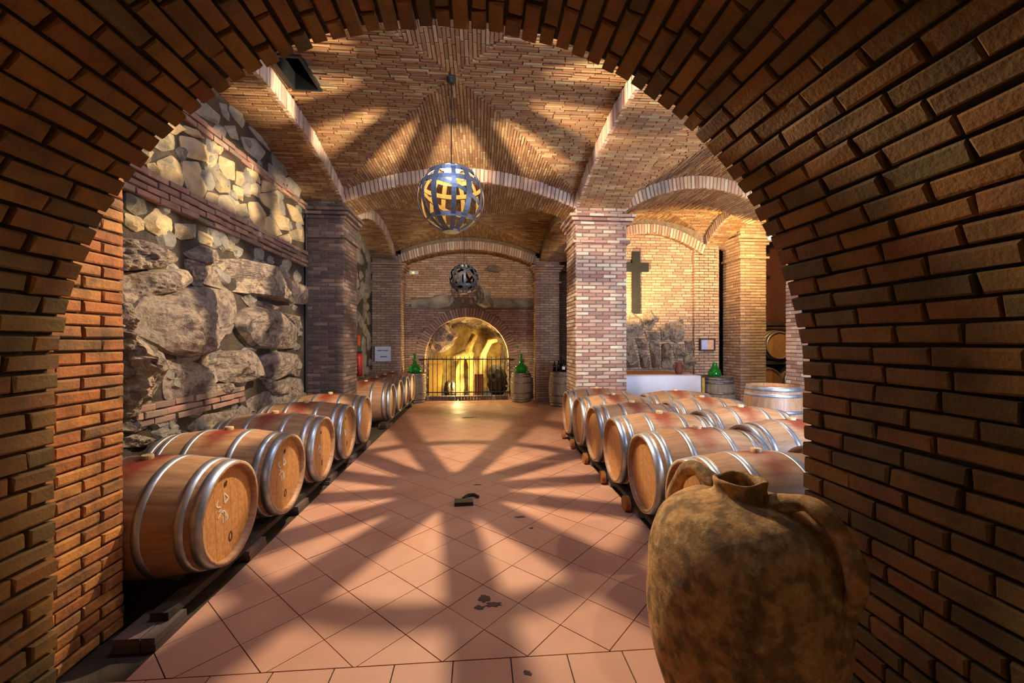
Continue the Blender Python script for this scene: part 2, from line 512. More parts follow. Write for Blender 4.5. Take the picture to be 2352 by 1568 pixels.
# ---------------------------------------------------------------- entrance wall with the brick arch
def arch_path(s, R=AR):
    """point and inward normal along the intrados, s measured from the left foot"""
    Ls, La = AZ, PI * R
    if s < Ls: return Vector((AX - R, 0, s)), Vector((1, 0, 0))
    if s > Ls + La: return Vector((AX + R, 0, AZ - (s - Ls - La))), Vector((-1, 0, 0))
    q = PI - (s - Ls) / R
    return Vector((AX + R * math.cos(q), 0, AZ + R * math.sin(q))), Vector((-math.cos(q), 0, -math.sin(q)))


RC = AR + 0.032
core = MB()
N = 56
y0, y1 = AY0 + 0.025, AY1 - 0.012
for k in range(N):
    q0, q1 = PI - PI * k / N, PI - PI * (k + 1) / N
    a = (AX + RC * math.cos(q0), AZ + RC * math.sin(q0)); b = (AX + RC * math.cos(q1), AZ + RC * math.sin(q1))
    core.add([(a[0], y0, a[1]), (b[0], y0, b[1]), (b[0], y0, ZT), (a[0], y0, ZT), (a[0], y1, a[1]), (b[0], y1, b[1]), (b[0], y1, ZT), (a[0], y1, ZT)],
             [(0, 1, 2, 3), (5, 4, 7, 6), (0, 4, 5, 1), (3, 2, 6, 7)])
core.box((-3.3, y0, 0), (AX - RC, y1, ZT))
core.box((AX + RC, y0, 0), (ADDED_DOOR[0], y1, ZT))
core.box((ADDED_DOOR[0], y0, ADDED_DOOR[2]), (ADDED_DOOR[1], y1, ZT))
core.box((ADDED_DOOR[1], y0, 0), (6.5, y1, ZT))
wall_near = core.build('wall_near', M['darkmortar'])
tag(wall_near, 'dark brick entrance wall with a round barrel arch', 'wall', kind='structure')

dfm = MB()  # frame of the added doorway that carries the cool fill
for (a, b) in (((ADDED_DOOR[0], AY0 - 0.02, 0), (ADDED_DOOR[0] + 0.07, AY1 + 0.02, ADDED_DOOR[2])), ((ADDED_DOOR[1] - 0.07, AY0 - 0.02, 0), (ADDED_DOOR[1], AY1 + 0.02, ADDED_DOOR[2])), ((ADDED_DOOR[0], AY0 - 0.02, ADDED_DOOR[2] - 0.07), (ADDED_DOOR[1], AY1 + 0.02, ADDED_DOOR[2]))):
    dfm.box(a, b)
tag(dfm.build('added_door_1', M['darkwood']), 'dark timber frame of the added unseen doorway right of the arch', 'door frame', kind='structure')

PITCH = 0.0765
def seen(p):
    d = p.y * math.cos(YAW) + p.x * math.sin(YAW)
    if d < 0.2: return False
    l = p.x * math.cos(YAW) - p.y * math.sin(YAW)
    return abs(l / d) < 1.26 and abs(p.z - 1.5) / d < 0.86


near_bricks = MB()
s = PITCH / 2
ci = 0
nb = 0
while s < 2 * AZ + PI * AR:
    p, n = arch_path(s)
    yy = AY1 - rnd.uniform(0, 0.006)
    first = True
    while yy > AY0 + 0.04:
        L = 0.22 + rnd.choice((-0.02, 0, 0, 0.02))
        if first and ci % 2: L = 0.10
        if first and ci % 5 == 2: L = 0.16
        first = False
        if yy - L < AY0 + 0.06: L = yy - AY0
        c = Vector((p.x, yy - L / 2, p.z)) + n * rnd.uniform(-0.005, 0.008)
        if seen(c) and nb < 298:
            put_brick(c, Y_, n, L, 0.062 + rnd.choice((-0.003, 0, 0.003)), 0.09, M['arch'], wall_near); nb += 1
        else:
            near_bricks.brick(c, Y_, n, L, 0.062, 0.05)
        yy -= L + 0.012
    s += PITCH; ci += 1
tag(near_bricks.build('near_bricks', M['arch'], wall_near), kind='stuff')

# the lit jamb behind the arch on the left
JX = -1.86
jb = MB(); jb.box((-3.3, AY1 - 0.02, 0), (JX - 0.014, YN - 0.012, ZT))
jamb = jb.build('trim_1', M['darkmortar'])
tag(jamb, 'orange lit brick jamb at the left inside the archway', 'pier', kind='structure')
z = 0.03
k = 0
while z < 3.7:
    yy = YN
    L = 0.22 if k % 2 else 0.12
    while yy > AY1 - 0.05:
        if yy - L < AY1 - 0.1: L = yy - AY1 + 0.05
        if L > 0.03:
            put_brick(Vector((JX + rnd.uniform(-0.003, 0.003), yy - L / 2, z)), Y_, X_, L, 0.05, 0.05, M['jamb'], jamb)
        yy -= L + 0.011; L = 0.22
    z += 0.0605; k += 1


# ---------------------------------------------------------------- generic coursed brickwork, joined
def courses(mb, origin, u, n, width, z0, z1, pitch=0.06, L=0.22, D=0.03, gap=0.012, skip=None, rough=0.004, r=rnd):
    """rows of bricks on a vertical face: origin at foot, u along the wall, n outward"""
    z = z0 + pitch / 2; k = 0
    while z < z1:
        x = 0.0; l = L if k % 2 else L / 2
        while x < width - 0.02:
            l = min(l, width - x)
            c = origin + u * (x + l / 2) + Z_ * z
            if l > 0.03 and not (skip and skip(c)):
                mb.brick(c + n * r.uniform(-rough, rough), u, n, l - gap, pitch - gap, D, 0.002, r, 0.004)
            x += l; l = L * r.uniform(0.9, 1.1)
        z += pitch; k += 1


def objs_courses(parent, origin, u, n, width, z0, z1, mat, pitch=0.06, L=0.22, D=0.03, gap=0.012, rough=0.004, name='brick'):
    z = z0 + pitch / 2; k = 0
    while z < z1:
        x = 0.0; l = L if k % 2 else L / 2
        while x < width - 0.02:
            if width - x - l < 0.05: l = width - x
            put_brick(origin + u * (x + l / 2) + Z_ * z + n * rnd.uniform(-rough, rough), u, n, l - gap, pitch - gap, D, mat, parent, name)
            x += l; l = L
        z += pitch; k += 1


# ---------------------------------------------------------------- vault webs and arch rings
def web(name, x0, x1, yy0, yy1, sp, cr, parent, pitch=0.038, L=0.21, hole=None, mat=None):
    xc, yc, hx, hy = (x0 + x1) / 2, (yy0 + yy1) / 2, (x1 - x0) / 2, (yy1 - yy0) / 2
    rise = cr - sp
    f = lambda q: sp + rise * (1 - q * q)
    # backing surface
    g = MB(); NX = 40
    vs = []
    for i in range(NX + 1):
        for j in range(NX + 1):
            u, v = -1 + 2 * i / NX, -1 + 2 * j / NX
            vs.append((xc + u * hx, yc + v * hy, max(f(u), f(v)) + 0.016))
    fs = []
    for i in range(NX):
        for j in range(NX):
            a = i * (NX + 1) + j
            cxm, cym = xc + (-1 + 2 * (i + .5) / NX) * hx, yc + (-1 + 2 * (j + .5) / NX) * hy
            if hole and hole[0] < cxm < hole[1] and hole[2] < cym < hole[3]: continue
            fs.append((a, a + 1, a + NX + 2, a + NX + 1))
    g.add(vs, fs)
    back = g.build(name, M['mortar'], parent)
    b = MB(); r = random.Random(len(name) * 13 + int(x0 * 100))
    # side cells: courses along x, spaced along the curve of v
    def march(half):
        q = -1.0; out = []
        while q < 1:
            out.append(q)
            sl = 2 * rise * abs(q) / half
            q += pitch / math.sqrt(1 + sl * sl) / half
        return out
    for q in march(hy):
        v = q; zc = f(v); slope = -2 * rise * v / hy
        nrm = Vector((0, slope, -1)).normalized()
        for side in (-1, 1):
            xa, xb = (x0, xc - abs(v) * hx) if side < 0 else (xc + abs(v) * hx, x1)
            x = xa - r.uniform(0, L)
            while x < xb:
                l = L * r.uniform(0.85, 1.1)
                s0, s1 = max(x, xa), min(x + l - 0.012, xb)
                if s1 - s0 > 0.03:
                    c = Vector(((s0 + s1) / 2, yc + v * hy, zc)) + nrm * r.uniform(-0.007, 0.007)
                    if not (hole and hole[0] - .1 < c.x < hole[1] + .1 and hole[2] - .02 < c.y < hole[3] + .02):
                        b.brick(c, X_, nrm, s1 - s0, pitch - 0.008, 0.03, 0.003, r, 0.003)
                x += l
    for q in march(hx):
        u = q; zc = f(u); slope = -2 * rise * u / hx
        nrm = Vector((slope, 0, -1)).normalized()
        for side in (-1, 1):
            ya, yb = (yy0, yc - abs(u) * hy) if side < 0 else (yc + abs(u) * hy, yy1)
            y = ya - r.uniform(0, L)
            while y < yb:
                l = L * r.uniform(0.85, 1.1)
                s0, s1 = max(y, ya), min(y + l - 0.012, yb)
                if s1 - s0 > 0.03:
                    c = Vector((xc + u * hx, (s0 + s1) / 2, zc)) + nrm * r.uniform(-0.007, 0.007)
                    b.brick(c, Y_, nrm, s1 - s0, pitch - 0.008, 0.03, 0.003, r, 0.003)
                y += l
    tag(b.build('vault_bricks', mat or M['vault'], back), kind='stuff')
    return back


def arch(name, axis, a0, a1, t0, t1, sp, cr, parent, face=None, voussoirs=True, mat=None, vname='voussoir', vgroup=True):
    """segmental arch: spans a0..a1 along axis ('X' or 'Y'), thickness t0..t1 across; bricks on soffit; voussoirs on the face at t0 or t1"""
    P = (lambda a, t, z: Vector((a, t, z))) if axis == 'X' else (lambda a, t, z: Vector((t, a, z)))
    ac, ha = (a0 + a1) / 2, (a1 - a0) / 2
    rise = cr - sp
    zf = lambda q: sp + rise * (1 - q * q)
    g = MB(); N = 40
    e = 0.012
    for k in range(N):
        q0, q1 = -1 + 2 * k / N, -1 + 2 * (k + 1) / N
        zs = [zf(q0) + e, zf(q1) + e]
        A0, A1 = ac + q0 * ha, ac + q1 * ha
        ztop = ZT
        g.add([P(A0, t0 + e, zs[0]), P(A1, t0 + e, zs[1]), P(A1, t1 - e, zs[1]), P(A0, t1 - e, zs[0]), P(A0, t0 + e, ztop), P(A1, t0 + e, ztop), P(A1, t1 - e, ztop), P(A0, t1 - e, ztop)],
              [(0, 3, 2, 1), (4, 5, 6, 7), (0, 1, 5, 4), (2, 3, 7, 6)])
    body = g.build(name, M['mortar'], parent)
    b = MB(); r = random.Random(int(abs(a0 * 71 + t0 * 37) * 10))
    pitch = 0.045
    q = -1.0
    k = 0
    tdir = P(0, 1, 0) - P(0, 0, 0)
    while q < 1:
        sl = 2 * rise * q / ha
        nrm = (P(-sl if False else 0, 0, -1) + P(-sl, 0, 0)).normalized()
        t = t0; l = 0.24 if k % 2 else 0.12
        while t < t1 - 0.02:
            l = min(l, t1 - t)
            c = P(ac + q * ha, t + l / 2, zf(q)) + nrm * r.uniform(-0.004, 0.004)
            if l > 0.03: b.brick(c, tdir, nrm, l - 0.011, pitch - 0.009, 0.03, 0.003, r, 0.003)
            t += l; l = 0.24
        q += pitch / math.sqrt(1 + sl * sl) / ha; k += 1
    tag(b.build('soffit_bricks', mat or M['vault'], body), kind='stuff')
    if voussoirs:
        tf = t0 if face == 0 else t1
        nf = tdir * (-1 if face == 0 else 1)
        q = -1.0
        while q < 1:
            sl = -2 * rise * q / ha
            rad = P(-sl * 0.5, 0, 1).normalized()
            c = P(ac + q * ha, tf, zf(q)) + rad * (RING / 2 + 0.0)
            put_brick(c + nf * rnd.uniform(-0.004, 0.006), rad, nf, RING, 0.05, 0.05, M['vous'], body, vname)
            q += 0.061 / ha
    return body


ceiling = obj('ceiling', [(-3.4, 1.0, ZT), (9, 1.0, ZT), (9, 11.6, ZT), (-3.4, 11.6, ZT), (-3.4, 1.0, ZT + .1), (9, 1.0, ZT + .1), (9, 11.6, ZT + .1), (-3.4, 11.6, ZT + .1)],
              [(0, 3, 2, 1), (4, 5, 6, 7), (0, 1, 5, 4), (1, 2, 6, 5), (2, 3, 7, 6), (3, 0, 4, 7)], M['mortar'])
tag(ceiling, 'brick groin vaults carried on low segmental arches', 'ceiling', kind='structure')

W_SP, W_CR = A_SP + RING - 0.02, A_CR + RING
HOLE = (-1.93, -1.69, 4.03, 4.52)
web('hall_vault', XL, XR, 2.0, YA, W_SP, W_CR, ceiling, hole=HOLE)
# shaft opening in the vault; black walls and cap paint in its darkness
sh = MB()
hz = 4.155
for (a, b) in (((HOLE[0] - .03, HOLE[2] - .03, hz), (HOLE[0], HOLE[3] + .03, ZT)), ((HOLE[1], HOLE[2] - .03, hz), (HOLE[1] + .03, HOLE[3] + .03, ZT)),
               ((HOLE[0], HOLE[2] - .03, hz), (HOLE[1], HOLE[2], ZT)), ((HOLE[0], HOLE[3], hz), (HOLE[1], HOLE[3] + .03, ZT))):
    sh.box(a, b)
sh.box((HOLE[0], HOLE[2], ZT - 0.03), (HOLE[1], HOLE[3], ZT - 0.01))
sh.build('vent_shaft', M['black'], ceiling)
skf = MB()  # frame of the added skylight, built for the cool fill
for (a, b) in (((ADDED_SKY[0], ADDED_SKY[2], 4.10), (ADDED_SKY[0] + 0.05, ADDED_SKY[3], ZT)), ((ADDED_SKY[1] - 0.05, ADDED_SKY[2], 4.10), (ADDED_SKY[1], ADDED_SKY[3], ZT)), ((ADDED_SKY[0], ADDED_SKY[2], 4.10), (ADDED_SKY[1], ADDED_SKY[2] + 0.05, ZT)), ((ADDED_SKY[0], ADDED_SKY[3] - 0.05, 4.10), (ADDED_SKY[1], ADDED_SKY[3], ZT))):
    skf.box(a, b)
tag(skf.build('added_skylight_1', M['darkwood']), 'dark timber frame of the added unseen skylight above the near aisle', 'skylight', kind='structure')
web('rear_vault', XL, XR, YA2, YB, W_SP - 0.1, W_CR - 0.1, ceiling)
web('aisle_vault', PR, X3, 2.0, YA, W_SP, W_CR, ceiling)
web('rear_aisle_vault', PR, X3, YA2, YC, W_SP - 0.05, W_CR - 0.12, ceiling)
arch('transverse_arch', 'X', XL, XR, YA, YA2, A_SP, A_CR, ceiling, face=0)
arch('aisle_arch', 'X', PR, X3, YA, YA2, A_SP, A_CR, ceiling, face=0)
arch('end_arch', 'X', XL + 0.12, XR - 0.1, YB, YW, A_SP - 0.17, A_CR - 0.19, ceiling, face=0)
arch('wall_arch', 'Y', 2.1, YA, WL, XL, A_SP, A_CR, ceiling, face=1)
arch('side_arch', 'Y', 2.1, YA, XR, PR, A_SP, A_CR, ceiling, face=0)
arch('rear_wall_arch', 'Y', YA2, YB, WL, XL, A_SP - 0.1, A_CR - 0.1, ceiling, face=1)
arch('rear_side_arch', 'Y', YA2, YB, XR, PR, A_SP - 0.1, A_CR - 0.1, ceiling, voussoirs=False)
arch('far_aisle_arch', 'Y', 6.2, YC, X3, X3 + 0.5, A_SP - 0.1, A_CR - 0.02, ceiling, face=0)

# ---------------------------------------------------------------- piers
def pier(name, x0, x1, yy0, yy1, top, mat, label, separate=False, capital=True, right_face=False, left_face=True, cap_z=3.05):
    g = MB(); e = 0.012
    g.box((x0 + e, yy0 + e, 0), (x1 - e, yy1 - e, top))
    core_ = g.build(name, M['palemortar'] if mat is M['pier'] else M['mortar'])
    tag(core_, label, 'pier', kind='structure')
    zt = top
    if separate:
        objs_courses(core_, Vector((x0, yy0, 0)), X_, -Y_, x1 - x0, 0.55, zt, mat, 0.0592, 0.22)
    b = MB()
    if not separate:
        courses(b, Vector((x0, yy0, 0)), X_, -Y_, x1 - x0, 0, zt)
    if left_face:
        courses(b, Vector((x0, yy1, 0)), -Y_, -X_, yy1 - yy0, 0, zt)
    if right_face:
        courses(b, Vector((x1, yy0, 0)), Y_, X_, yy1 - yy0, 0, zt)
    tag(b.build('side_bricks', mat, core_), kind='stuff')
    if capital:
        c = MB()
        for (z0, z1, pr_) in ((cap_z, cap_z + 0.05, 0.045), (cap_z + 0.29, cap_z + 0.34, 0.04), (cap_z + 0.345, cap_z + 0.395, 0.08), (cap_z + 0.40, cap_z + 0.45, 0.115)):
            # moulded courses made of single bricks on front and sides
            courses(c, Vector((x0 - pr_, yy0 - pr_, z0)), X_, -Y_, x1 - x0 + 2 * pr_, 0, z1 - z0, z1 - z0, 0.22, pr_ + 0.05, 0.008)
            courses(c, Vector((x0 - pr_, yy1, z0)), -Y_, -X_, yy1 - yy0 + pr_, 0, z1 - z0, z1 - z0, 0.22, pr_ + 0.05, 0.008)
            courses(c, Vector((x1 + pr_, yy0 - pr_, z0)), Y_, X_, yy1 - yy0 + pr_, 0, z1 - z0, z1 - z0, 0.22, pr_ + 0.05, 0.008)
            c.box((x0 - pr_ + .006, yy0 - pr_ + .006, z0 + .004), (x1 + pr_ - .006, yy1, z1 - .004))
        tag(c.build('capital', mat, core_), kind='stuff')
    return core_


pier('brick_pier', XR, PR, YA, YA2, A_SP + 0.05, M['pier'], 'pale pink brick pier with stepped capital beside the white tablecloth', separate=True)
pier('brick_pier', WL, XL, YA, YA2, A_SP + 0.05, M['oldpier'], 'dark weathered brick pier against the rough stone wall', separate=True, left_face=False, right_face=True)
pier('brick_pier', WL, XL + 0.14, YB, YW, A_SP, M['farbrick'], 'brick pier with white notice at the far left corner', left_face=False, right_face=True, cap_z=2.96)
pier('brick_pier', XR - 0.1, XR + 0.50, YB, YW - 0.1, A_SP, M['farbrick'], 'slim brick pier right of the gated grotto', right_face=True, cap_z=2.96)
pier('brick_pier', X3, X3 + 0.8, 5.45, 6.2, A_SP + 0.3, M['pier'], 'greyish brick pier half hidden by the archway on the right', right_face=True)
pier('brick_pier', 5.36, 5.92, 8.1, 8.72, 4.4, M['farbrick'], 'golden lit brick pier left of the greyish pier', right_face=True, cap_z=3.2)

# ---------------------------------------------------------------- walls
wl = MB(); wl.box((WL - 0.4, 1.9, 0), (WL, 11.2, ZT))
wall_left = wl.build('wall_left', M['earth'])
tag(wall_left, 'left wall of boulders, squared stones and brick bands', 'wall', kind='structure')

NICHE_X, NICHE_R, NICHE_S = -0.31, 1.085, 1.05


def in_niche(c):
    dx = c.x - NICHE_X
    if abs(dx) > NICHE_R + 0.2: return False
    if c.z < NICHE_S: return abs(dx) < NICHE_R
    return dx * dx + (c.z - NICHE_S) ** 2 < (NICHE_R + 0.24) ** 2


wf = MB()
RN = NICHE_R + 0.01
NN = 32
for k in range(NN):
    q0, q1 = PI - PI * k / NN, PI - PI * (k + 1) / NN
    a = (NICHE_X + RN * math.cos(q0), NICHE_S + RN * math.sin(q0)); b = (NICHE_X + RN * math.cos(q1), NICHE_S + RN * math.sin(q1))
    wf.add([(a[0], YW, a[1]), (b[0], YW, b[1]), (b[0], YW, ZT), (a[0], YW, ZT), (a[0], YW + 0.35, a[1]), (b[0], YW + 0.35, b[1])], [(0, 1, 2, 3), (0, 4, 5, 1)])
for (xa, xb) in ((WL - 0.3, NICHE_X - RN), (NICHE_X + RN, 2.6)):
    wf.box((xa, YW, 0), (xb, YW + 0.35, ZT))
wall_back = wf.build('wall_back', M['mortar'])
tag(wall_back, 'brick end wall with a round grotto opening', 'wall', kind='structure')
b = MB()
courses(b, Vector((WL, YW - 0.013, 0)), X_, -Y_, 5.2, 0, 4.2, 0.06, 0.22, 0.03, skip=lambda c: in_niche(c) or (2.35 < c.z < 2.62 and -1.7 < c.x < 1.45))
tag(b.build('wall_bricks', M['farbrick'], wall_back), kind='stuff')
b = MB()
for k in range(52):
    q = PI * (k + 0.5) / 52
    d = Vector((math.cos(q), 0, math.sin(q)))
    b.brick(Vector((NICHE_X, YW - 0.02, NICHE_S)) + d * (NICHE_R + 0.12), d, -Y_, 0.24, 0.056, 0.3, 0.003, rnd, 0.004)
tag(b.build('grotto_voussoirs', M['farbrick'], wall_back), kind='stuff')

wc = MB(); wc.box((PR, YC, 0), (X3 + 0.35, YC + 0.3, ZT)); wc.box((2.36, YC, 0), (2.6, YW + 0.3, ZT))
wall_right = wc.build('wall_right', M['mortar'])
tag(wall_right, 'brick wall carrying the dark cross above rough rocks', 'wall', kind='structure')
b = MB(); courses(b, Vector((PR, YC - 0.013, 0)), X_, -Y_, X3 + 0.35 - PR, 0, 4.2, 0.06, 0.22, 0.03)
tag(b.build('wall_bricks', M['farbrick'], wall_right), kind='stuff')
b = MB(); courses(b, Vector((X3 - 0.25, YC - 0.08, 0)), X_, -Y_, 0.55, 0, 3.6, 0.06, 0.22, 0.03); courses(b, Vector((X3 - 0.25, YC, 0)), -Y_, -X_, 0.09, 0, 3.6, 0.06, 0.22, 0.03)
tag(b.build('pilaster_bricks', M['farbrick'], wall_right), kind='stuff')

arch('cross_wall_arch', 'X', PR, X3 - 0.1, YC - 0.14, YC + 0.02, 3.36, 3.78, wall_right, face=0)

wr = MB(); wr.box((X3 + 0.5, 9.6, 0), (9, 9.9, ZT))
wall_far = wr.build('wall_far_right', M['rust'])
tag(wall_far, 'dim reddish wall behind the barrel store at the right', 'wall', kind='structure')


# ---------------------------------------------------------------- rocks and squared stones on the left wall
def stone(poly, origin, u, v, n, depth, seed, mat, parent, rough=0.3, name='stone', rings=9, power=3.0, out=0.0):
    """lump of rock: outline poly in (u, v) wall coordinates, bulging out along n by depth"""
    r = random.Random(seed)
    m = len(poly)
    # resample the outline
    pts = []
    per = 64
    lens = [math.dist(poly[i], poly[(i + 1) % m]) for i in range(m)]
    tot = sum(lens)
    for k in range(per):
        t = tot * k / per
        for i in range(m):
            if t <= lens[i]:
                a, b_ = poly[i], poly[(i + 1) % m]; w = t / lens[i]
                pts.append((a[0] + (b_[0] - a[0]) * w, a[1] + (b_[1] - a[1]) * w)); break
            t -= lens[i]
    # soften the corners
    for _ in range(2):
        pts = [((pts[i - 1][0] + 2 * pts[i][0] + pts[(i + 1) % per][0]) / 4, (pts[i - 1][1] + 2 * pts[i][1] + pts[(i + 1) % per][1]) / 4) for i in range(per)]
    cx_ = sum(p[0] for p in pts) / per; cy_ = sum(p[1] for p in pts) / per
    size = math.sqrt(tot * tot / 16)
    off = Vector((r.uniform(0, 50), r.uniform(0, 50), r.uniform(0, 50)))
    tx, ty = r.uniform(-.35, .35), r.uniform(-.35, .35)
    planes = [(math.cos(g) * r.uniform(0.8, 2.2), math.sin(g) * r.uniform(0.8, 2.2), r.uniform(0.75, 1.0)) for g in [r.uniform(0, 2 * PI) for _ in range(4)]]
    vs = []
    for k in range(rings + 1):
        s_ = 1.0 - k / rings if k else 1.0
        if k == 1: s_ = 0.985
        for (px, py) in pts:
            a, b_ = cx_ + (px - cx_) * s_, cy_ + (py - cy_) * s_
            q = Vector((a, b_, 0)) * (2.2 / max(size, 0.12)) + off
            nz = noise.noise(q) + 0.6 * noise.noise(q * 2.3) + 0.5 * noise.noise(q * 5.1) + 0.3 * noise.noise(q * 11)
            ridge = abs(noise.noise(q * 1.4 + Vector((9, 9, 9))))
            hgt = depth * (1 - s_ ** power) ** 0.6
            for (fa, fb, fc) in planes:
                hgt = min(hgt, depth * (fc + fa * (a - cx_) / max(size, .1) + fb * (b_ - cy_) / max(size, .1)))
            hgt = max(hgt, depth * 0.12) * (1 - 0.5 * rough * ridge) + depth * rough * 0.45 * nz * (0.3 + 0.7 * (1 - s_ ** 4))
            if k == 0: hgt = -0.06
            vs.append(origin + u * a + v * b_ + n * (hgt + out))
    fs = []
    for k in range(rings):
        for i in range(per):
            i2 = (i + 1) % per
            fs.append((k * per + i, k * per + i2, (k + 1) * per + i2, (k + 1) * per + i))
    if (v.cross(n)).dot(u) < 0: fs = [f[::-1] for f in fs]
    return obj(name, vs, fs, mat, parent)


def wall_pt(px, py, X):
    """photo survey point -> (y, z) on the vertical plane x = X"""
    a = (px - 1176) / 950
    rx, ry, rz = a * math.cos(YAW) + math.sin(YAW), math.cos(YAW) - a * math.sin(YAW), (784 - py) / 950
    t = X / rx
    return (ry * t, 1.5 + rz * t)


def grow(pp, k):
    a = sum(p[0] for p in pp) / len(pp); b_ = sum(p[1] for p in pp) / len(pp)
    return [(a + (p[0] - a) * k, b_ + (p[1] - b_) * k) for p in pp]


O3 = Vector((WL, 0, 0))
c3 = lambda x, y: (200 + x * .2806, 560 + y * .2806)
c2 = lambda x, y: (200 + x * .2679, 200 + y * .2679)
boulders = [
    ([(540, 600), (600, 470), (760, 390), (1000, 375), (1270, 400), (1310, 520), (1280, 640), (1200, 760), (1100, 870), (960, 905), (800, 870), (640, 760), (530, 690)], 0.26),
    ([(1290, 650), (1370, 550), (1480, 520), (1600, 560), (1750, 690), (1740, 840), (1560, 850), (1420, 830), (1330, 730)], 0.22),
    ([(1030, 210), (1150, 150), (1400, 140), (1640, 210), (1780, 310), (1890, 360), (1870, 490), (1700, 460), (1480, 410), (1300, 370), (1100, 310)], 0.34),
    ([(300, 700), (400, 740), (520, 820), (655, 840), (670, 1000), (700, 1100), (700, 1350), (560, 1380), (300, 1400)], 0.34),
    ([(1030, 930), (1150, 890), (1390, 880), (1430, 960), (1440, 1080), (1300, 1140), (1180, 1120), (1080, 1060)], 0.2),
    ([(1470, 930), (1580, 890), (1700, 900), (1790, 960), (1780, 1080), (1650, 1060), (1560, 1120), (1490, 1080)], 0.16),
    ([(680, 960), (850, 960), (1000, 1010), (1060, 1120), (1040, 1230), (880, 1290), (700, 1260)], 0.1),
    ([(300, -40), (500, -30), (640, 20), (750, 70), (760, 130), (640, 190), (470, 210), (300, 210)], 0.24),
    ([(300, 260), (560, 230), (820, 210), (870, 300), (780, 370), (600, 420), (480, 480), (300, 470)], 0.16),
    ([(870, 80), (1000, 20), (1120, 60), (1130, 120), (1060, 170), (960, 150)], 0.14),
    ([(860, 130), (980, 170), (1040, 220), (1010, 330), (920, 350), (870, 250)], 0.1),
    ([(290, 480), (440, 500), (500, 600), (480, 700), (290, 700)], 0.12),
    ([(1640, 570), (1770, 600), (1790, 690), (1740, 680)], 0.1),
    ([(1350, 1290), (1500, 1210), (1800, 1220), (1830, 1330), (1640, 1400), (1400, 1390)], 0.09),
    ([(880, 1500), (1000, 1400), (1370, 1340), (1390, 1420), (1100, 1500), (950, 1550)], 0.09),
    ([(1300, 440), (1480, 480), (1600, 520), (1480, 560), (1380, 540)], 0.08),
    ([(1450, 1090), (1560, 1130), (1660, 1090), (1780, 1110), (1790, 1210), (1560, 1230)], 0.1),
    ([(1060, 1150), (1180, 1140), (1280, 1170), (1200, 1220), (1080, 1210)], 0.1),
    ([(300, 1440), (420, 1400), (540, 1420), (530, 1500), (420, 1540), (300, 1520)], 0.08),
    ([(640, 1570), (800, 1520), (900, 1560), (760, 1640), (620, 1650)], 0.08),
    ([(310, 1600), (430, 1560), (560, 1600), (480, 1660), (320, 1660)], 0.08),
]
for i, (pl, dep) in enumerate(boulders):
    pp = grow([wall_pt(*c3(*q), WL + dep * 0.6) for q in pl], 1.11)
    stone(pp, O3, Y_, Z_, X_, dep, 100 + i, M['rock'], wall_left, 0.5, 'boulder', 18, 7.0)

stones = [
    [(610, 420), (700, 370), (790, 420), (790, 530), (690, 550), (620, 510)], [(840, 420), (950, 440), (1090, 520), (1070, 640), (900, 600), (850, 530)],
    [(1080, 540), (1150, 560), (1150, 660), (1100, 690), (1060, 640)], [(1170, 590), (1300, 650), (1300, 800), (1230, 780), (1160, 680)],
    [(640, 640), (760, 590), (840, 660), (870, 760), (850, 860), (760, 830), (660, 740)], [(860, 640), (1000, 650), (1040, 780), (1060, 880), (1030, 950), (900, 880), (860, 760)],
    [(1040, 690), (1150, 690), (1260, 810), (1260, 900), (1160, 900), (1090, 800)], [(1310, 720), (1390, 740), (1370, 860), (1310, 830)],
    [(1290, 840), (1370, 870), (1370, 980), (1290, 930)], [(1170, 930), (1280, 930), (1340, 1000), (1300, 1100), (1190, 1090), (1140, 1010)],
    [(1400, 780), (1520, 850), (1510, 950), (1410, 900)], [(1500, 920), (1640, 900), (1700, 960), (1730, 1100), (1640, 1080), (1540, 1000)],
    [(1420, 990), (1500, 990), (1570, 1100), (1540, 1220), (1420, 1200)], [(1530, 1130), (1600, 1110), (1700, 1260), (1600, 1290), (1530, 1240)],
    [(1600, 1060), (1760, 1130), (1770, 1230), (1680, 1220)], [(1740, 1000), (1850, 1050), (1880, 1180), (1790, 1140)],
    [(1070, 900), (1150, 920), (1130, 1030), (1050, 970)], [(380, 900), (540, 960), (560, 1080), (470, 1100), (380, 1040)],
    [(520, 1140), (640, 1040), (770, 1140), (770, 1230), (680, 1290), (560, 1220)], [(790, 1170), (970, 1180), (970, 1290), (850, 1310), (800, 1280)],
    [(1000, 1230), (1120, 1290), (1110, 1370), (1000, 1330)], [(1160, 1290), (1300, 1320), (1300, 1410), (1180, 1390)],
    [(430, 580), (540, 520), (620, 560), (560, 660), (460, 640)], [(330, 640), (430, 600), (450, 680), (360, 700)],
    [(690, 300), (790, 290), (860, 370), (800, 410), (720, 370)], [(560, 660), (630, 650), (660, 760), (580, 720)],
    [(1390, 620), (1500, 720), (1520, 830), (1410, 760)], [(1540, 740), (1640, 820), (1640, 890), (1530, 900)], [(1310, 1010), (1400, 1000), (1410, 1130), (1310, 1110)],
    [(1760, 1240), (1880, 1200), (1890, 1330), (1790, 1310)], [(1650, 1290), (1780, 1250), (1780, 1340), (1690, 1330)], [(1400, 1220), (1520, 1240), (1560, 1310), (1420, 1270)],
    [(870, 330), (960, 360), (1050, 440), (960, 430), (880, 390)], [(1100, 470), (1200, 540), (1180, 580), (1100, 530)],
    [(380, 1080), (500, 1120), (540, 1220), (460, 1240), (370, 1180)],
]
for i, pl in enumerate(stones):
    pp = grow([wall_pt(*c2(*q), WL + 0.05) for q in pl], 1.07)
    stone(pp, O3, Y_, Z_, X_, 0.07, 300 + i, M['stone'], wall_left, 0.3, 'stone', 6, 6.0)
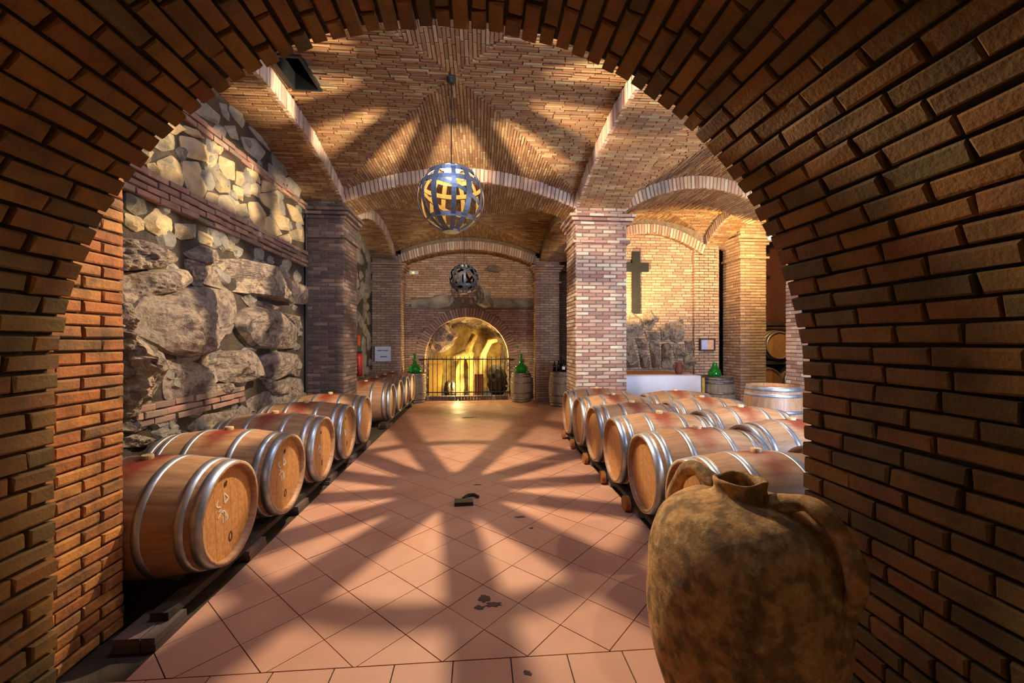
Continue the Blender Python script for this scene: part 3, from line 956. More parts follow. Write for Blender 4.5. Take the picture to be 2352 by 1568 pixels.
top_stones = [
    [(1240, 150), (1310, 180), (1390, 290), (1360, 360), (1300, 290), (1240, 200)], [(1600, 560), (1700, 600), (1780, 740), (1700, 780), (1620, 700)],
    [(1700, 790), (1790, 750), (1860, 870), (1830, 980), (1740, 900)], [(920, 190), (1030, 120), (1180, 250), (1150, 330), (1000, 250)],
    [(1200, 330), (1300, 330), (1330, 460), (1260, 440)], [(1340, 420), (1460, 440), (1560, 560), (1500, 640), (1380, 540)], [(1400, 330), (1500, 340), (1640, 500), (1600, 560), (1480, 440)],
    [(1160, 130), (1230, 150), (1250, 300), (1190, 250)], [(1580, 640), (1660, 740), (1660, 800), (1580, 740)],
]
for i, pl in enumerate(top_stones):
    pp = [wall_pt(*c2(*q), WL + 0.04) for q in pl]
    stone(pp, O3, Y_, Z_, X_, 0.06, 500 + i, M['greystone'], wall_left, 0.4, 'stone', 6, 5.0)
# random filler stones where the photograph only shows rubble
r9 = random.Random(5)
fill = MB()
for k in range(420):
    yv, zv = r9.uniform(2.4, 10.2), r9.uniform(0.05, 3.9)
    if 6.3 < yv < 7.2: continue
    s_ = r9.uniform(0.05, 0.13) if yv < 7 else r9.uniform(0.12, 0.22)
    vs = []; n_ = 8
    for q in range(n_):
        a = 2 * PI * q / n_
        vs.append((WL + 0.002, yv + math.cos(a) * s_ * r9.uniform(.7, 1.2), zv + math.sin(a) * s_ * r9.uniform(.6, 1)))
    for q in range(n_):
        p_ = vs[q]
        vs.append((WL + r9.uniform(0.015, 0.045), yv + (p_[1] - yv) * 0.7, zv + (p_[2] - zv) * 0.7))
    fill.add(vs, [(q, (q + 1) % n_, n_ + (q + 1) % n_, n_ + q) for q in range(n_)] + [tuple(range(n_, 2 * n_))], r9.random())
tag(fill.build('rubble', M['greystone'], wall_left), kind='stuff')
# brick bands
for (za, zb, ya, yb) in ((2.60, 2.84, 3.05, 6.40), (3.44, 3.57, 3.3, 6.40), (0.84, 1.02, 3.3, 4.75)):
    objs_courses(wall_left, Vector((WL + 0.055, yb, 0)), -Y_, X_, yb - ya, za, zb, M['band'], 0.0595, 0.23, 0.08, 0.011, 0.012)

# ================================================================ THINGS
# ---------------------------------------------------------------- barrels
HL, RB, RH = 0.47, 0.35, 0.30


def barrel_parts(mat_body, mat_head, mat_hoop, bung=True):
    """returns (list of (name, mesh, sub-list)) in local coordinates, axis = x, centre at origin"""
    def rr(t): return RH + (RB - RH) * (1 - (t / HL) ** 2)
    out = []
    m = MB(); NS = 24; SEG = NS * 3
    xs = [-HL + 2 * HL * i / 20 for i in range(21)]
    prof = [(rr(-HL) - 0.024, -HL + 0.045), (rr(-HL) - 0.022, -HL)] + [(rr(t), t) for t in xs] + [(rr(HL) - 0.022, HL), (rr(HL) - 0.024, HL - 0.045)]
    vs = []
    for (r_, t) in prof:
        for k in range(SEG):
            q = 2 * PI * k / SEG
            e = r_ - (0.0022 if k % 3 == 0 else 0)
            vs.append((t, e * math.cos(q), e * math.sin(q)))
    fs = []
    for i in range(len(prof) - 1):
        for k in range(SEG):
            k2 = (k + 1) % SEG
            fs.append((i * SEG + k, (i + 1) * SEG + k, (i + 1) * SEG + k2, i * SEG + k2))
    m.add(vs, fs)
    me = bpy.data.meshes.new('staves'); me.from_pydata(m.v, [], m.f); me.update(); me.materials.append(mat_body)
    for p in me.polygons: p.use_smooth = True
    out.append(('staves', me))
    for (c, w) in ((-0.441, 0.058), (-0.362, 0.044), (-0.165, 0.042), (0.165, 0.042), (0.362, 0.044), (0.441, 0.058)):
        h_ = MB()
        a, b_ = c - w / 2, c + w / 2
        pr = [(rr(a) - 0.002, a), (rr(a) + 0.004, a + 0.001), (rr(c) + 0.004, c), (rr(b_) + 0.004, b_ - 0.001), (rr(b_) - 0.002, b_)]
        h_.lathe(pr, 56, 'X')
        me = bpy.data.meshes.new('hoop'); me.from_pydata(h_.v, [], [f[::-1] for f in h_.f]); me.update(); me.materials.append(mat_hoop)
        for p in me.polygons: p.use_smooth = True
        out.append(('hoop', me))
    for sgn in (-1, 1):
        h_ = MB(); xx = sgn * (HL - 0.035); R = rr(HL) - 0.02
        # head boards: strips across the disc with fine joints
        nbd = 7
        for k in range(nbd):
            ya, yb = -R + 2 * R * k / nbd + 0.0008, -R + 2 * R * (k + 1) / nbd - 0.0008
            top = []; bot = []
            for j in range(7):
                y = ya + (yb - ya) * j / 6
                zz = math.sqrt(max(R * R - y * y, 0))
                top.append((xx, y, zz)); bot.append((xx, y, -zz))
            poly = bot + top[::-1]
            f = tuple(range(len(poly)))
            h_.add(poly, [f if sgn > 0 else f[::-1]], k / nbd)
        me = bpy.data.meshes.new('head'); me.from_pydata(h_.v, [], h_.f); me.update(); me.materials.append(mat_head)
        out.append(('head', me))
    if bung:
        h_ = MB(); h_.lathe([(0.030, RB - 0.01), (0.032, RB + 0.012), (0.030, RB + 0.022), (0.0, RB + 0.022)], 16)
        me = bpy.data.meshes.new('bung'); me.from_pydata(h_.v, [], h_.f); me.update(); me.materials.append(M['bung'])
        out.append(('bung', me))
    return out


P_OAK = barrel_parts(M['oak'], M['oakhead'], M['hoop'])
P_OLD = barrel_parts(M['greyoak'], M['greyoak'], M['oldhoop'], bung=False)
P_MID = barrel_parts(M['oak'], M['oakhead'], M['hoop'], bung=False)


def barrel(parts, loc, label, group, rz=0.0, roll=0.0, standing=False, scale=1.0, name='wine_barrel'):
    rt = empty(name, loc)
    if standing:
        rt.rotation_euler = (0, -PI / 2, rz)
    else:
        rt.rotation_euler = (roll, 0, rz)
    rt.scale = (scale, scale, scale)
    tag(rt, label, 'barrel', group)
    for (n_, me) in parts:
        o = bpy.data.objects.new(n_, me); col.objects.link(o); o.parent = rt
    return rt


ORD = ['nearest', 'second', 'third', 'fourth', 'fifth', 'sixth', 'seventh', 'eighth', 'ninth']
BZ = 0.10 + RB
left_y = [2.68, 3.45, 4.21, 4.97, 5.73, 7.44, 8.19, 8.94, 9.69]
left_barrels = []
for i, y in enumerate(left_y):
    lab = 'oak wine barrel on its side, nearest the archway in the left row' if i == 0 else f'oak wine barrel on its side, {ORD[i]} from the archway in the left row'
    if i == 8: lab = 'oak wine barrel on its side, last and farthest in the left row'
    left_barrels.append(barrel(P_OAK, (-1.515 - HL, y, BZ), lab, 'barrels in the left row', rz=rnd.uniform(-.02, .02), roll=rnd.uniform(-.08, .08)))
right_y = [2.48, 3.215, 3.93, 4.64, 5.35, 6.06]
for i, y in enumerate(right_y):
    lab = f'oak wine barrel on its side, {ORD[i]} from the archway in the aisle-side right row' if i else 'oak wine barrel on its side partly hidden behind the clay jar'
    if i == 5: lab = 'oak wine barrel on its side, last of the aisle-side right row'
    barrel(P_OAK, (1.29 + HL, y, BZ), lab, 'barrels in the right row beside the aisle', rz=rnd.uniform(-.02, .02), roll=rnd.uniform(-.08, .08))
for i, y in enumerate([2.74, 3.50, 4.24, 4.98, 5.70]):
    lab = f'oak wine barrel on its side, {ORD[i]} from the archway in the second right row' if i else 'oak wine barrel on its side, nearest the archway in the second right row'
    barrel(P_OAK, (2.33 + HL, y, BZ), lab, 'barrels in the second row on the right', rz=rnd.uniform(-.02, .02), roll=rnd.uniform(-.08, .08))

# chalk writing on the heads of the left row
def strokes(lines, w, parent, x, yc, zc, s, name='chalk_mark'):
    m = MB()
    for ln_ in lines:
        for (a, b_) in zip(ln_[:-1], ln_[1:]):
            d = Vector((b_[0] - a[0], b_[1] - a[1], 0)); L = d.length
            if L == 0: continue
            t = Vector((-d.y, d.x, 0)) / L * w / 2
            q = [Vector((a[0], a[1], 0)) * s + t, Vector((a[0], a[1], 0)) * s - t, Vector((b_[0], b_[1], 0)) * s - t, Vector((b_[0], b_[1], 0)) * s + t]
            lo = [(x, yc + v.x, zc + v.y) for v in q]; hi = [(x + 0.0015, yc + v.x, zc + v.y) for v in q]
            m.add(lo + hi, [(4, 5, 6, 7), (0, 1, 5, 4), (1, 2, 6, 5), (2, 3, 7, 6), (3, 0, 4, 7)])
    return m.build(name, M['chalk'], parent)


glyph = [[(-0.9, 1.6), (-1.3, 1.2), (-1.1, 0.9), (-0.6, 0.7)], [(-1.0, 0.35), (-0.5, 0.3)], [(0.1, 0.8), (0.1, 1.9), (0.9, 1.0), (0.1, 0.8)],
         [(-1.1, -0.3), (-0.4, 0.2), (0.0, 0.0)], [(-0.8, 0.5), (-0.2, -0.1)], [(0.0, 0.0), (0.6, -0.9)], [(0.15, -0.2), (0.1, -1.2)], [(-0.3, -0.5), (-0.35, -1.2)]]
blob = [[(0.1, -0.7), (0.35, -1.0), (0.2, -1.1), (0.5, -0.9), (0.25, -0.75)]]
for i, (s_, w_) in enumerate(((0.058, 0.009), (0.056, 0.009), (0.05, 0.012), (0.05, 0.012))):
    head = [c for c in left_barrels[i].children if c.name.startswith('head')][1]
    strokes(glyph if i < 2 else glyph[3:], w_, head, HL - 0.0345, -0.03, 0.02, s_)
    strokes(blob, 0.02, head, HL - 0.0345, -0.03, 0.02, s_)
    o = strokes([[(0.2, 3.2), (0.6, 3.0), (0.2, 2.9), (0.7, 3.3)]], 0.016, head, HL - 0.0345, -0.03, 0.0, s_, 'stamp'); o.data.materials[0] = M['stamp']
    o = strokes([[(-0.2, -2.6), (0.1, -2.4), (0.3, -2.8), (0.2, -3.3), (-0.1, -3.4), (-0.3, -3.0), (-0.2, -2.6)]], 0.01, head, HL - 0.0345, 0.02, 0.0, s_, 'stamp'); o.data.materials[0] = M['stamp']

# upright barrels
SH = HL
barrel(P_MID, (3.78, 5.05, SH), 'upright oak barrel with bright hoops before the greyish pier', 'upright barrels', standing=True, rz=0.3)
barrel(P_OLD, (4.32, 7.25, SH * 0.92), 'upright grey old barrel carrying the round green bottle', 'upright barrels', standing=True, scale=0.92)
barrel(P_OLD, (-1.58, 10.42, 0.36), 'small upright grey barrel left of the grotto gate', 'upright barrels', standing=True, scale=0.766)
barrel(P_OLD, (1.06, 10.35, 0.36), 'small upright grey barrel right of the grotto gate', 'upright barrels', standing=True, scale=0.766)
barrel(P_OLD, (1.93, 9.6, 0.40), 'upright dark barrel topped with black wine bottles', 'upright barrels', standing=True, scale=0.85)
# barrels stored behind the piers on the right
for k, (x, y, z) in enumerate(((6.55, 9.0, 1.42), (6.3, 9.0, 0.62), (7.05, 9.0, 0.62))):
    barrel(P_MID, (x, y, z), ('oak barrel racked high behind the golden pier', 'oak barrel racked low behind the golden pier', 'oak barrel racked low at the far right')[k], 'racked barrels', rz=PI / 2)
rk = empty('barrel_rack', (6.6, 9.0, 0)); tag(rk, 'dark timber rack holding barrels in the far right bay', 'rack')
for (z, nm) in ((0.2, 'shelf'), (1.0, 'shelf'), (1.85, 'shelf')):
    m = MB(); m.box((-0.9, -0.4, z), (0.9, 0.4, z + 0.07)); m.build(nm, M['darkwood'], rk)
for x in (-0.9, 0.83):
    m = MB(); m.box((x, -0.4, 0), (x + 0.07, 0.4, 2.3)); m.build('post', M['darkwood'], rk)

# rails, blocks and chocks under the rows
def rail(name, x, ya, yb, label, z0=0.072, z1=0.116, w=0.09):
    m = MB()
    n_ = int((yb - ya) / 0.25)
    r = random.Random(int(abs(x) * 100))
    prev = None
    vs = []
    for k in range(n_ + 1):
        y = ya + (yb - ya) * k / n_
        dx, dz = r.uniform(-.008, .008), r.uniform(-.004, 0)
        vs += [(x - w / 2 + dx, y, z0), (x + w / 2 + dx, y, z0), (x + w / 2 + dx, y, z1 + dz), (x - w / 2 + dx, y, z1 + dz)]
    fs = [(0, 1, 2, 3), tuple(n_ * 4 + i for i in (3, 2, 1, 0))]
    for k in range(n_):
        for i in range(4):
            i2 = (i + 1) % 4
            fs.append((k * 4 + i, (k + 1) * 4 + i, (k + 1) * 4 + i2, k * 4 + i2))
    m.add(vs, fs)
    o = m.build(name, M['darkwood']); tag(o, label, 'rail')
    return o


rail('barrel_rail', -1.63, 2.25, 6.1, 'dark timber rail under the heads of the near left barrels')
rail('barrel_rail', -2.34, 2.45, 6.1, 'dark timber rail under the wall ends of the near left barrels')
rail('barrel_rail', -1.63, 7.15, 10.0, 'dark timber rail under the far left barrels beyond the pier')
rail('barrel_rail', 1.38, 2.1, 6.35, 'dark timber rail under the aisle ends of the right barrels')
rail('barrel_rail', 2.10, 2.1, 6.35, 'dark timber rail under the inner ends of the right barrels')
rail('barrel_rail', 2.46, 2.3, 6.0, 'dark timber rail under the near ends of the second right row')
rail('barrel_rail', 3.14, 2.3, 6.0, 'dark timber rail under the far ends of the second right row')


def block(x, y, label, w=0.26, d=0.22, seed=0, group=None):
    r = random.Random(seed)
    b_ = MB()
    rt = empty('brick_block', (x, y, 0)); tag(rt, label, 'block', group)
    for k in range(2):
        xx = -w / 2
        while xx < w / 2 - 0.03:
            l = min(r.choice((0.11, 0.13)), w / 2 - xx)
            m = MB(); c = Vector((xx + l / 2, -d / 2 + r.uniform(-.01, .01), 0.018 + 0.0365 * k))
            x0_, x1_ = xx + 0.003, xx + l - 0.003
            z0_, z1_ = 0.037 * k, 0.037 * k + 0.034
            j = r.uniform(-.012, .012)
            m.box((x0_, -d / 2 + j, z0_), (x1_, d / 2 + j, z1_))
            m.build('brick', M['oldpier'], rt)
            xx += l
    return rt


for k, y in enumerate((2.24, 3.07, 3.83, 4.59, 5.35, 6.0)):
    block(-1.655, y, ('low brick block at the near end of the left rail' if k == 0 else f'low brick block under the left rail, {ORD[k]} from the archway'), seed=k, group='blocks under the left rail', w=0.2)
for k, y in enumerate((2.3, 3.53, 4.27, 5.0, 5.72)):
    block(1.445, y, (f'low brick block under the right rail, {ORD[k]} from the archway'), seed=20 + k, group='blocks under the right rail', w=0.2)
_w = ('near end of the second row front rail', 'far end of the second row front rail', 'near end of the second row back rail', 'far end of the second row back rail', 'near end of the inner right rail', 'far end of the inner right rail', 'near end of the wall side rail', 'far end of the wall side rail', 'near end of the far left rail', 'far end of the far left rail')
for k, (x, y) in enumerate(((2.46, 2.6), (2.46, 5.7), (3.14, 2.6), (3.14, 5.7), (2.1, 2.4), (2.1, 6.1), (-2.34, 2.7), (-2.34, 5.6), (-1.63, 7.4), (-1.63, 9.7))):
    block(x, y, f'low brick block under the {_w[k]}', seed=60 + k, group='hidden rail blocks', w=0.2)
for k, y in enumerate((3.575, 4.285, 4.995, 5.705, 6.3)):
    m = MB(); m.tube([(0, 0, 0), (0.045, 0, 0)], 0.066, 20)
    o = m.build('log_chock', M['chock']); o.location = (1.28, y, 0.066)
    tag(o, f'round orange log end beside the right rail, {ORD[k]} from the archway', 'log', 'logs beside the right rail')

# ---------------------------------------------------------------- hoop lamps
def band(m, centre, R, axis_n, w, t=0.004, seg=48, a0=0.0, a1=2 * PI):
    """flat hoop of radius R around axis_n (offset centre), width w measured along the sphere"""
    n = Vector(axis_n).normalized()
    a = n.cross(Vector((0.3, 0.2, 0.9)));
    if a.length < 0.1: a = n.cross(X_)
    a.normalize(); b_ = n.cross(a)
    full = abs(a1 - a0 - 2 * PI) < 1e-6
    vs = []; cnt = seg if full else seg + 1
    for k in range(cnt):
        q = a0 + (a1 - a0) * k / seg
        d = a * math.cos(q) + b_ * math.sin(q)
        for (rr_, ww) in ((R, -w / 2), (R, w / 2), (R - t, w / 2), (R - t, -w / 2)):
            vs.append(Vector(centre) + d * rr_ + n * ww)
    fs = []
    for k in range(seg):
        k2 = (k + 1) % cnt
        for i in range(4):
            i2 = (i + 1) % 4
            fs.append((k * 4 + i, k * 4 + i2, k2 * 4 + i2, k2 * 4 + i))
    m.add(vs, fs)


BULB_R = 0.07


def hoop_lamp(loc, ztop, label, power, hoops, color=WARM, R=0.335, bulb_h=0.26):
    rt = empty('hoop_lamp', loc); tag(rt, label, 'lamp', 'hoop lamps')
    for (kind, val, w) in hoops:
        m = MB()
        if kind == 'm':      # meridian at angle val degrees from -y towards +x
            q = math.radians(val)
            band(m, (0, 0, 0), R, (math.cos(q), math.sin(q), 0), w)
        elif kind == 'h':    # half hoop from pole to pole on one side
            q = math.radians(val)
            d = Vector((math.sin(q), -math.cos(q), 0)); sd = Vector((math.cos(q), math.sin(q), 0)) * (w / 2)
            vs = []
            for k in range(29):
                e = -PI / 2 + PI * k / 28
                p = d * math.cos(e) + Z_ * math.sin(e)
                vs += [p * R - sd, p * R + sd, p * (R - 0.004) + sd, p * (R - 0.004) - sd]
            m.add(vs, [(k * 4 + i, k * 4 + (i + 1) % 4, k * 4 + 4 + (i + 1) % 4, k * 4 + 4 + i) for k in range(28) for i in range(4)])
        elif kind == 'r':    # horizontal ring at height val
            band(m, (0, 0, val), math.sqrt(R * R - val * val) - 0.006, (0, 0, 1), w)
        else:                # tilted hoop
            band(m, (0, 0, 0), R - 0.008, val, w)
        ho = m.build('hoop', M['steel'], rt)
        ho.data.materials.append(M['darkinner'])
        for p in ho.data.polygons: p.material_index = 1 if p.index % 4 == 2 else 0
    m = MB(); m.lathe([(0.0, -R - 0.006), (0.085, -R - 0.004), (0.09, -R + 0.012), (0.0, -R + 0.014)], 24)
    m.build('base_plate', M['steel'], rt)
    m = MB(); m.lathe([(0.0, R - 0.012), (0.12, R - 0.026), (0.124, R - 0.022), (0.0, R - 0.004)], 28)
    m.build('top_plate', M['steel'], rt)
    m = MB(); m.tube([(0, 0, bulb_h + 0.055), (0, 0, R + 0.02)], 0.018, 10)
    m.build('bulb_socket', M['iron'], rt)
    m = MB(); m.tube([(0, 0, R), (0, 0, ztop - loc[2])], 0.006, 6)
    m.build('chain', M['iron'], rt)
    m = MB(); m.lathe([(0.0, ztop - loc[2]), (0.05, ztop - loc[2]), (0.03, ztop - loc[2] - 0.05), (0, ztop - loc[2] - 0.05)], 14)
    m.build('ceiling_hook', M['iron'], rt)
    bm = bmesh.new(); bmesh.ops.create_icosphere(bm, subdivisions=2, radius=BULB_R)
    me = bpy.data.meshes.new('bulb'); bm.to_mesh(me); bm.free()
    if power > 0:
        mat = emit('lit_bulb', color, 110)
        ld = bpy.data.lights.new('bulb_light', 'POINT'); ld.energy = power; ld.color = color; ld.shadow_soft_size = 0.01
        lo = bpy.data.objects.new('bulb_light', ld); col.objects.link(lo); lo.parent = rt; lo.location = (0, 0, bulb_h - BULB_R - 0.02)
    else:
        mat = plain('unlit_bulb', rgb(200, 196, 186), 0.3)
    o = link('bulb', me, mat, rt, True); o.location = (0, 0, bulb_h)
    return rt


hoops1 = [('h', a, 0.046) for a in (8, 67, 97, 127, 161, -161, -137, -113, -83, -51)] + [('h', 34.5, 0.06), ('h', -26, 0.056)] + [('r', -0.22, 0.045), ('r', 0.12, 0.045), ('r', 0.235, 0.042), ('t', (0.35, 0.15, 0.9), 0.036)]
hoop_lamp((-0.28, 4.24, 2.95), 4.17, 'lit spherical lamp of steel barrel hoops hanging mid hall', LAMP_POWER, hoops1)
hoops2 = [('m', a, 0.045) for a in (5, 50, 95, 140)] + [('t', (0.5, 0.5, 0.7), 0.05), ('t', (-0.6, 0.2, 0.7), 0.05), ('t', (0.2, -0.8, 0.5), 0.05), ('t', (0.8, -0.3, 0.4), 0.05), ('t', (-0.3, -0.7, 0.6), 0.05), ('r', -0.15, 0.045)]
hoop_lamp((-0.31, 8.6, 2.80), 4.05, 'unlit grey spherical hoop lamp hanging before the grotto', 0, hoops2, R=0.31)
hoop_lamp((3.62, 4.3, 2.95), 4.17, 'added unseen hoop lamp lighting the right hand barrels', ADDED_SIDE_POWER, [('m', a, 0.045) for a in (20, 80, 140)] + [('r', -0.19, 0.045), ('t', (0.35, 0.15, 0.9), 0.04)])  # added lamp, hidden by the arch, to light the right barrels


# small spotlights
def spotlight(loc, aim, label, power, color, mount, size=80, rad=0.03):
    rt = empty('spotlight', loc); tag(rt, label, 'spotlight')
    d = (Vector(aim) - Vector(loc)).normalized()
    m = MB(); m.tube([-d * 0.10, -d * 0.06, d * 0.02], [0.03, 0.045, 0.05], 14, cap=True); m.build('housing', M['black'], rt)
    m = MB(); m.tube([Vector(mount) - Vector(loc), -d * 0.08], 0.012, 8); m.build('bracket', M['black'], rt)
    m = MB(); m.lathe([(0, -0.03), (0.022, -0.02), (0.03, 0), (0.022, 0.02), (0, 0.03)], 14)
    o = m.build('bulb', emit('spot_bulb', (1, 0.86, 0.6), 40), rt, True); o.location = -d * 0.0 + Vector((0, 0, -0.07))
    m = MB(); m.tube([d * 0.021, d * 0.024], [0.044, 0.044], 14); m.build('lens', emit('lens_glow', color, 18), rt)
    ld = bpy.data.lights.new('spot', 'SPOT'); ld.energy = power; ld.color = color; ld.spot_size = math.radians(size); ld.spot_blend = 0.6; ld.shadow_soft_size = rad
    lo = bpy.data.objects.new('spot_light', ld); col.objects.link(lo); lo.parent = rt
    lo.location = d * 0.04
    lo.rotation_euler = d.to_track_quat('-Z', 'Y').to_euler()
    return rt


spotlight((2.72, 7.6, 2.2), (3.35, 8.6, 2.9), 'small black spotlight beside the cross hidden by the pale pier', CROSS_POWER, (1, 0.68, 0.28), (2.3, 7.0, 2.2), 110)
spotlight((5.0, 6.75, 3.35), (5.4, 8.3, 3.7), 'small bright spotlight at the top of the greyish pier', SPOT_POWER, (1, 0.7, 0.3), (5.0, 6.1, 3.35), 160)

# ---------------------------------------------------------------- grotto behind the gate
gr = MB()
RN = 1.35
NN = 28; D0, D1 = YW + 0.3, YW + 1.9
cave = []
for j in range(9):
    for k in range(NN + 1):
        q = PI * k / NN
        y = D0 + (D1 - D0) * j / 8
        rr_ = RN * (1 - 0.25 * (j / 8) ** 2)
        p = Vector((NICHE_X + rr_ * math.cos(q), y, max(0, 0.9 + rr_ * math.sin(q)) if 0 < k < NN else 0))
        nz = noise.noise(p * 2.2) * 0.14 + noise.noise(p * 5) * 0.06
        p += Vector((math.cos(q) * nz, 0, math.sin(q) * nz))
        if k in (0, NN): p.z = 0
        cave.append(p)
fs = []
for j in range(8):
    for k in range(NN):
        a = j * (NN + 1) + k
        fs.append((a, a + NN + 1, a + NN + 2, a + 1))
gr.add(cave, fs)
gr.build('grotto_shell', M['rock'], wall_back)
bk = MB(); NB = 14
vs = []
for i in range(NB + 1):
    for j in range(NB + 1):
        p = Vector((NICHE_X - 1.45 + 2.9 * i / NB, D1 - 0.05, 2.5 * j / NB))
        p.y += noise.noise(p * 2.4) * 0.22 + noise.noise(p * 6) * 0.08
        vs.append(p)
bk.add(vs, [(i * (NB + 1) + j, (i + 1) * (NB + 1) + j, (i + 1) * (NB + 1) + j + 1, i * (NB + 1) + j + 1) for i in range(NB) for j in range(NB)])
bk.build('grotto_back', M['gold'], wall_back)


def lump(name, loc, size, seed, mat, parent=None, amp=0.25, sub=3, freq=1.7):
    bm = bmesh.new(); bmesh.ops.create_icosphere(bm, subdivisions=sub, radius=1)
    off = Vector((seed * 7.1, seed * 3.3, seed * 1.7))
    for v in bm.verts:
        k = 1 + amp * noise.noise(v.co * freq + off) + amp * 0.5 * noise.noise(v.co * freq * 2.6 + off) - amp * 0.4 * abs(noise.noise(v.co * freq * 1.2 - off))
        v.co = Vector((v.co.x * size[0], v.co.y * size[1], v.co.z * size[2])) * k
    me = bpy.data.meshes.new(name); bm.to_mesh(me); bm.free()
    o = link(name, me, mat, parent); o.location = loc
    return o


o = lump('hanging_rock', (-1.0, 11.25, 1.62), (0.42, 0.35, 0.42), 3, M['rock'], amp=0.35); tag(o, 'dark rounded rock hanging at the top left of the grotto', 'rock')
# pale rock formation shaped like leaning trunks
rt = empty('rock_formation', (-0.1, 11.75, 0)); tag(rt, 'tall pale forked rock formation glowing in the grotto', 'rock')
for k, (pts, rad) in enumerate(((([(-0.42, 0, 0), (-0.44, 0, 0.7), (-0.36, 0.02, 1.15), (-0.15, 0.05, 1.3)]), [0.17, 0.13, 0.11, 0.08]), (([(-0.05, 0, 0), (-0.1, 0, 0.8), (-0.2, 0, 1.3), (-0.02, 0, 1.7)]), [0.15, 0.11, 0.12, 0.1]),
                                (([(0.25, 0.1, 0.5), (0.22, 0.05, 1.1), (0.4, 0.05, 1.5), (0.62, 0.05, 1.55)]), [0.14, 0.1, 0.1, 0.07]), (([(-0.6, 0.05, 1.05), (-0.3, 0, 1.12), (-0.05, 0, 1.08)]), [0.1, 0.12, 0.1]))):
    m = MB(); m.tube(pts, rad, 12)
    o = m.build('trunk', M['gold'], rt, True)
o = lump('boulder', (0.5, 11.4, 0.42), (0.3, 0.26, 0.42), 9, M['dark'], amp=0.3); tag(o, 'dark jagged boulder at the right inside the grotto', 'boulder')
o = lump('boulder', (-0.78, 11.3, 0.22), (0.15, 0.15, 0.26), 12, M['dark'], amp=0.3); tag(o, 'low dark boulder at the left inside the grotto', 'boulder')
m = MB(); m.box((-1.33, 11.2, 0.05), (-1.0, 11.5, 1.02)); o = m.build('stone_post', M['yellow']); tag(o, 'square golden stone post at the left inside the grotto', 'post')
m = MB(); m.box((-0.12, 11.1, 0.05), (0.12, 11.3, 0.62)); o = m.build('stone_stub', M['rust']); tag(o, 'short rusty brown block behind the grotto gate', 'block')
ld = bpy.data.lights.new('grotto_lamp', 'POINT'); ld.energy = NICHE_POWER; ld.color = (1, 0.72, 0.28); ld.shadow_soft_size = 0.06
gl = empty('floor_lamp', (-0.55, 11.15, 0.0)); tag(gl, 'small floor lamp glowing behind the grotto gate', 'lamp')
m = MB(); m.lathe([(0.0, 0.0), (0.06, 0.0), (0.05, 0.05), (0.0, 0.05)], 14); m.build('base', M['black'], gl)
lo = bpy.data.objects.new('lamp_light', ld); col.objects.link(lo); lo.parent = gl; lo.location = (0, -0.02, 0.35)
ld = bpy.data.lights.new('grotto_lamp', 'POINT'); ld.energy = NICHE_POWER * 0.6; ld.color = (1, 0.72, 0.28); ld.shadow_soft_size = 0.06
lo = bpy.data.objects.new('lamp_light', ld); col.objects.link(lo); lo.parent = gl; lo.location = (0.9, 0.1, 1.3)

# kerb in front and iron gate
kb = empty('brick_kerb', (NICHE_X, 10.74, 0)); tag(kb, 'low brick kerb along the foot of the grotto gate', 'kerb')
x = -1.1
while x < 1.02:
    m = MB(); m.box((x, -0.08, 0), (x + 0.07, 0.08, 0.1)); m.build('brick', M['oldpier'], kb); x += 0.08
gt = empty('iron_gate', (NICHE_X, 10.74, 0.1)); tag(gt, 'black wrought iron railing gate across the grotto', 'gate')
for z in (0.08, 0.93):
    m = MB(); m.box((-1.22, -0.012, z), (1.22, 0.012, z + 0.025)); m.build('rail', M['iron'], gt)
for k in range(20):
    x = -1.1 + 2.2 * k / 19
    m = MB(); m.tube([(x, 0, 0), (x, 0, 0.98), (x, 0, 1.03)], [0.009, 0.009, 0.001], 6); m.build('bar', M['iron'], gt)

# stone ledge and lump above the grotto
for i, (pl) in enumerate(([(-1.75, 2.35), (-1.2, 2.32), (-0.75, 2.4), (-0.6, 2.62), (-0.9, 2.75), (-1.3, 2.62), (-1.75, 2.55)], [(0.35, 2.38), (0.9, 2.36), (1.4, 2.4), (1.42, 2.52), (0.9, 2.6), (0.4, 2.62)],
                          [(-0.15, 2.5), (0.15, 2.35), (0.34, 2.4), (0.3, 2.8), (0.1, 2.95), (-0.1, 2.8)], [(0.1, 3.35), (0.5, 3.3), (0.7, 3.42), (0.3, 3.5)])):
    stone(pl, Vector((0, YW - 0.02, 0)), X_, Z_, -Y_, 0.16, 700 + i, M['greystone'], wall_back, 0.35, 'stone', 7, 4.0)

# ---------------------------------------------------------------- wall with the cross
cr = empty('wall_cross', (3.32, YC - 0.06, 2.1)); tag(cr, 'tall dark cross mounted on the golden lit wall', 'cross')
m = MB(); m.box((-0.085, -0.03, 0), (0.085, 0.03, 1.3)); m.build('upright', M['cross'], cr)
m = MB(); m.box((-0.27, -0.032, 0.88), (0.27, 0.028, 1.06)); m.build('crossbar', M['cross'], cr)
c4 = lambda x, y: (1430 + x / 2.8, 400 + y / 2.8)


def wall_xz(px, py, Y):
    a = (px - 1176) / 950
    rx, ry, rz = a * math.cos(YAW) + math.sin(YAW), math.cos(YAW) - a * math.sin(YAW), (784 - py) / 950
    t = Y / ry
    return (rx * t, 1.5 + rz * t)


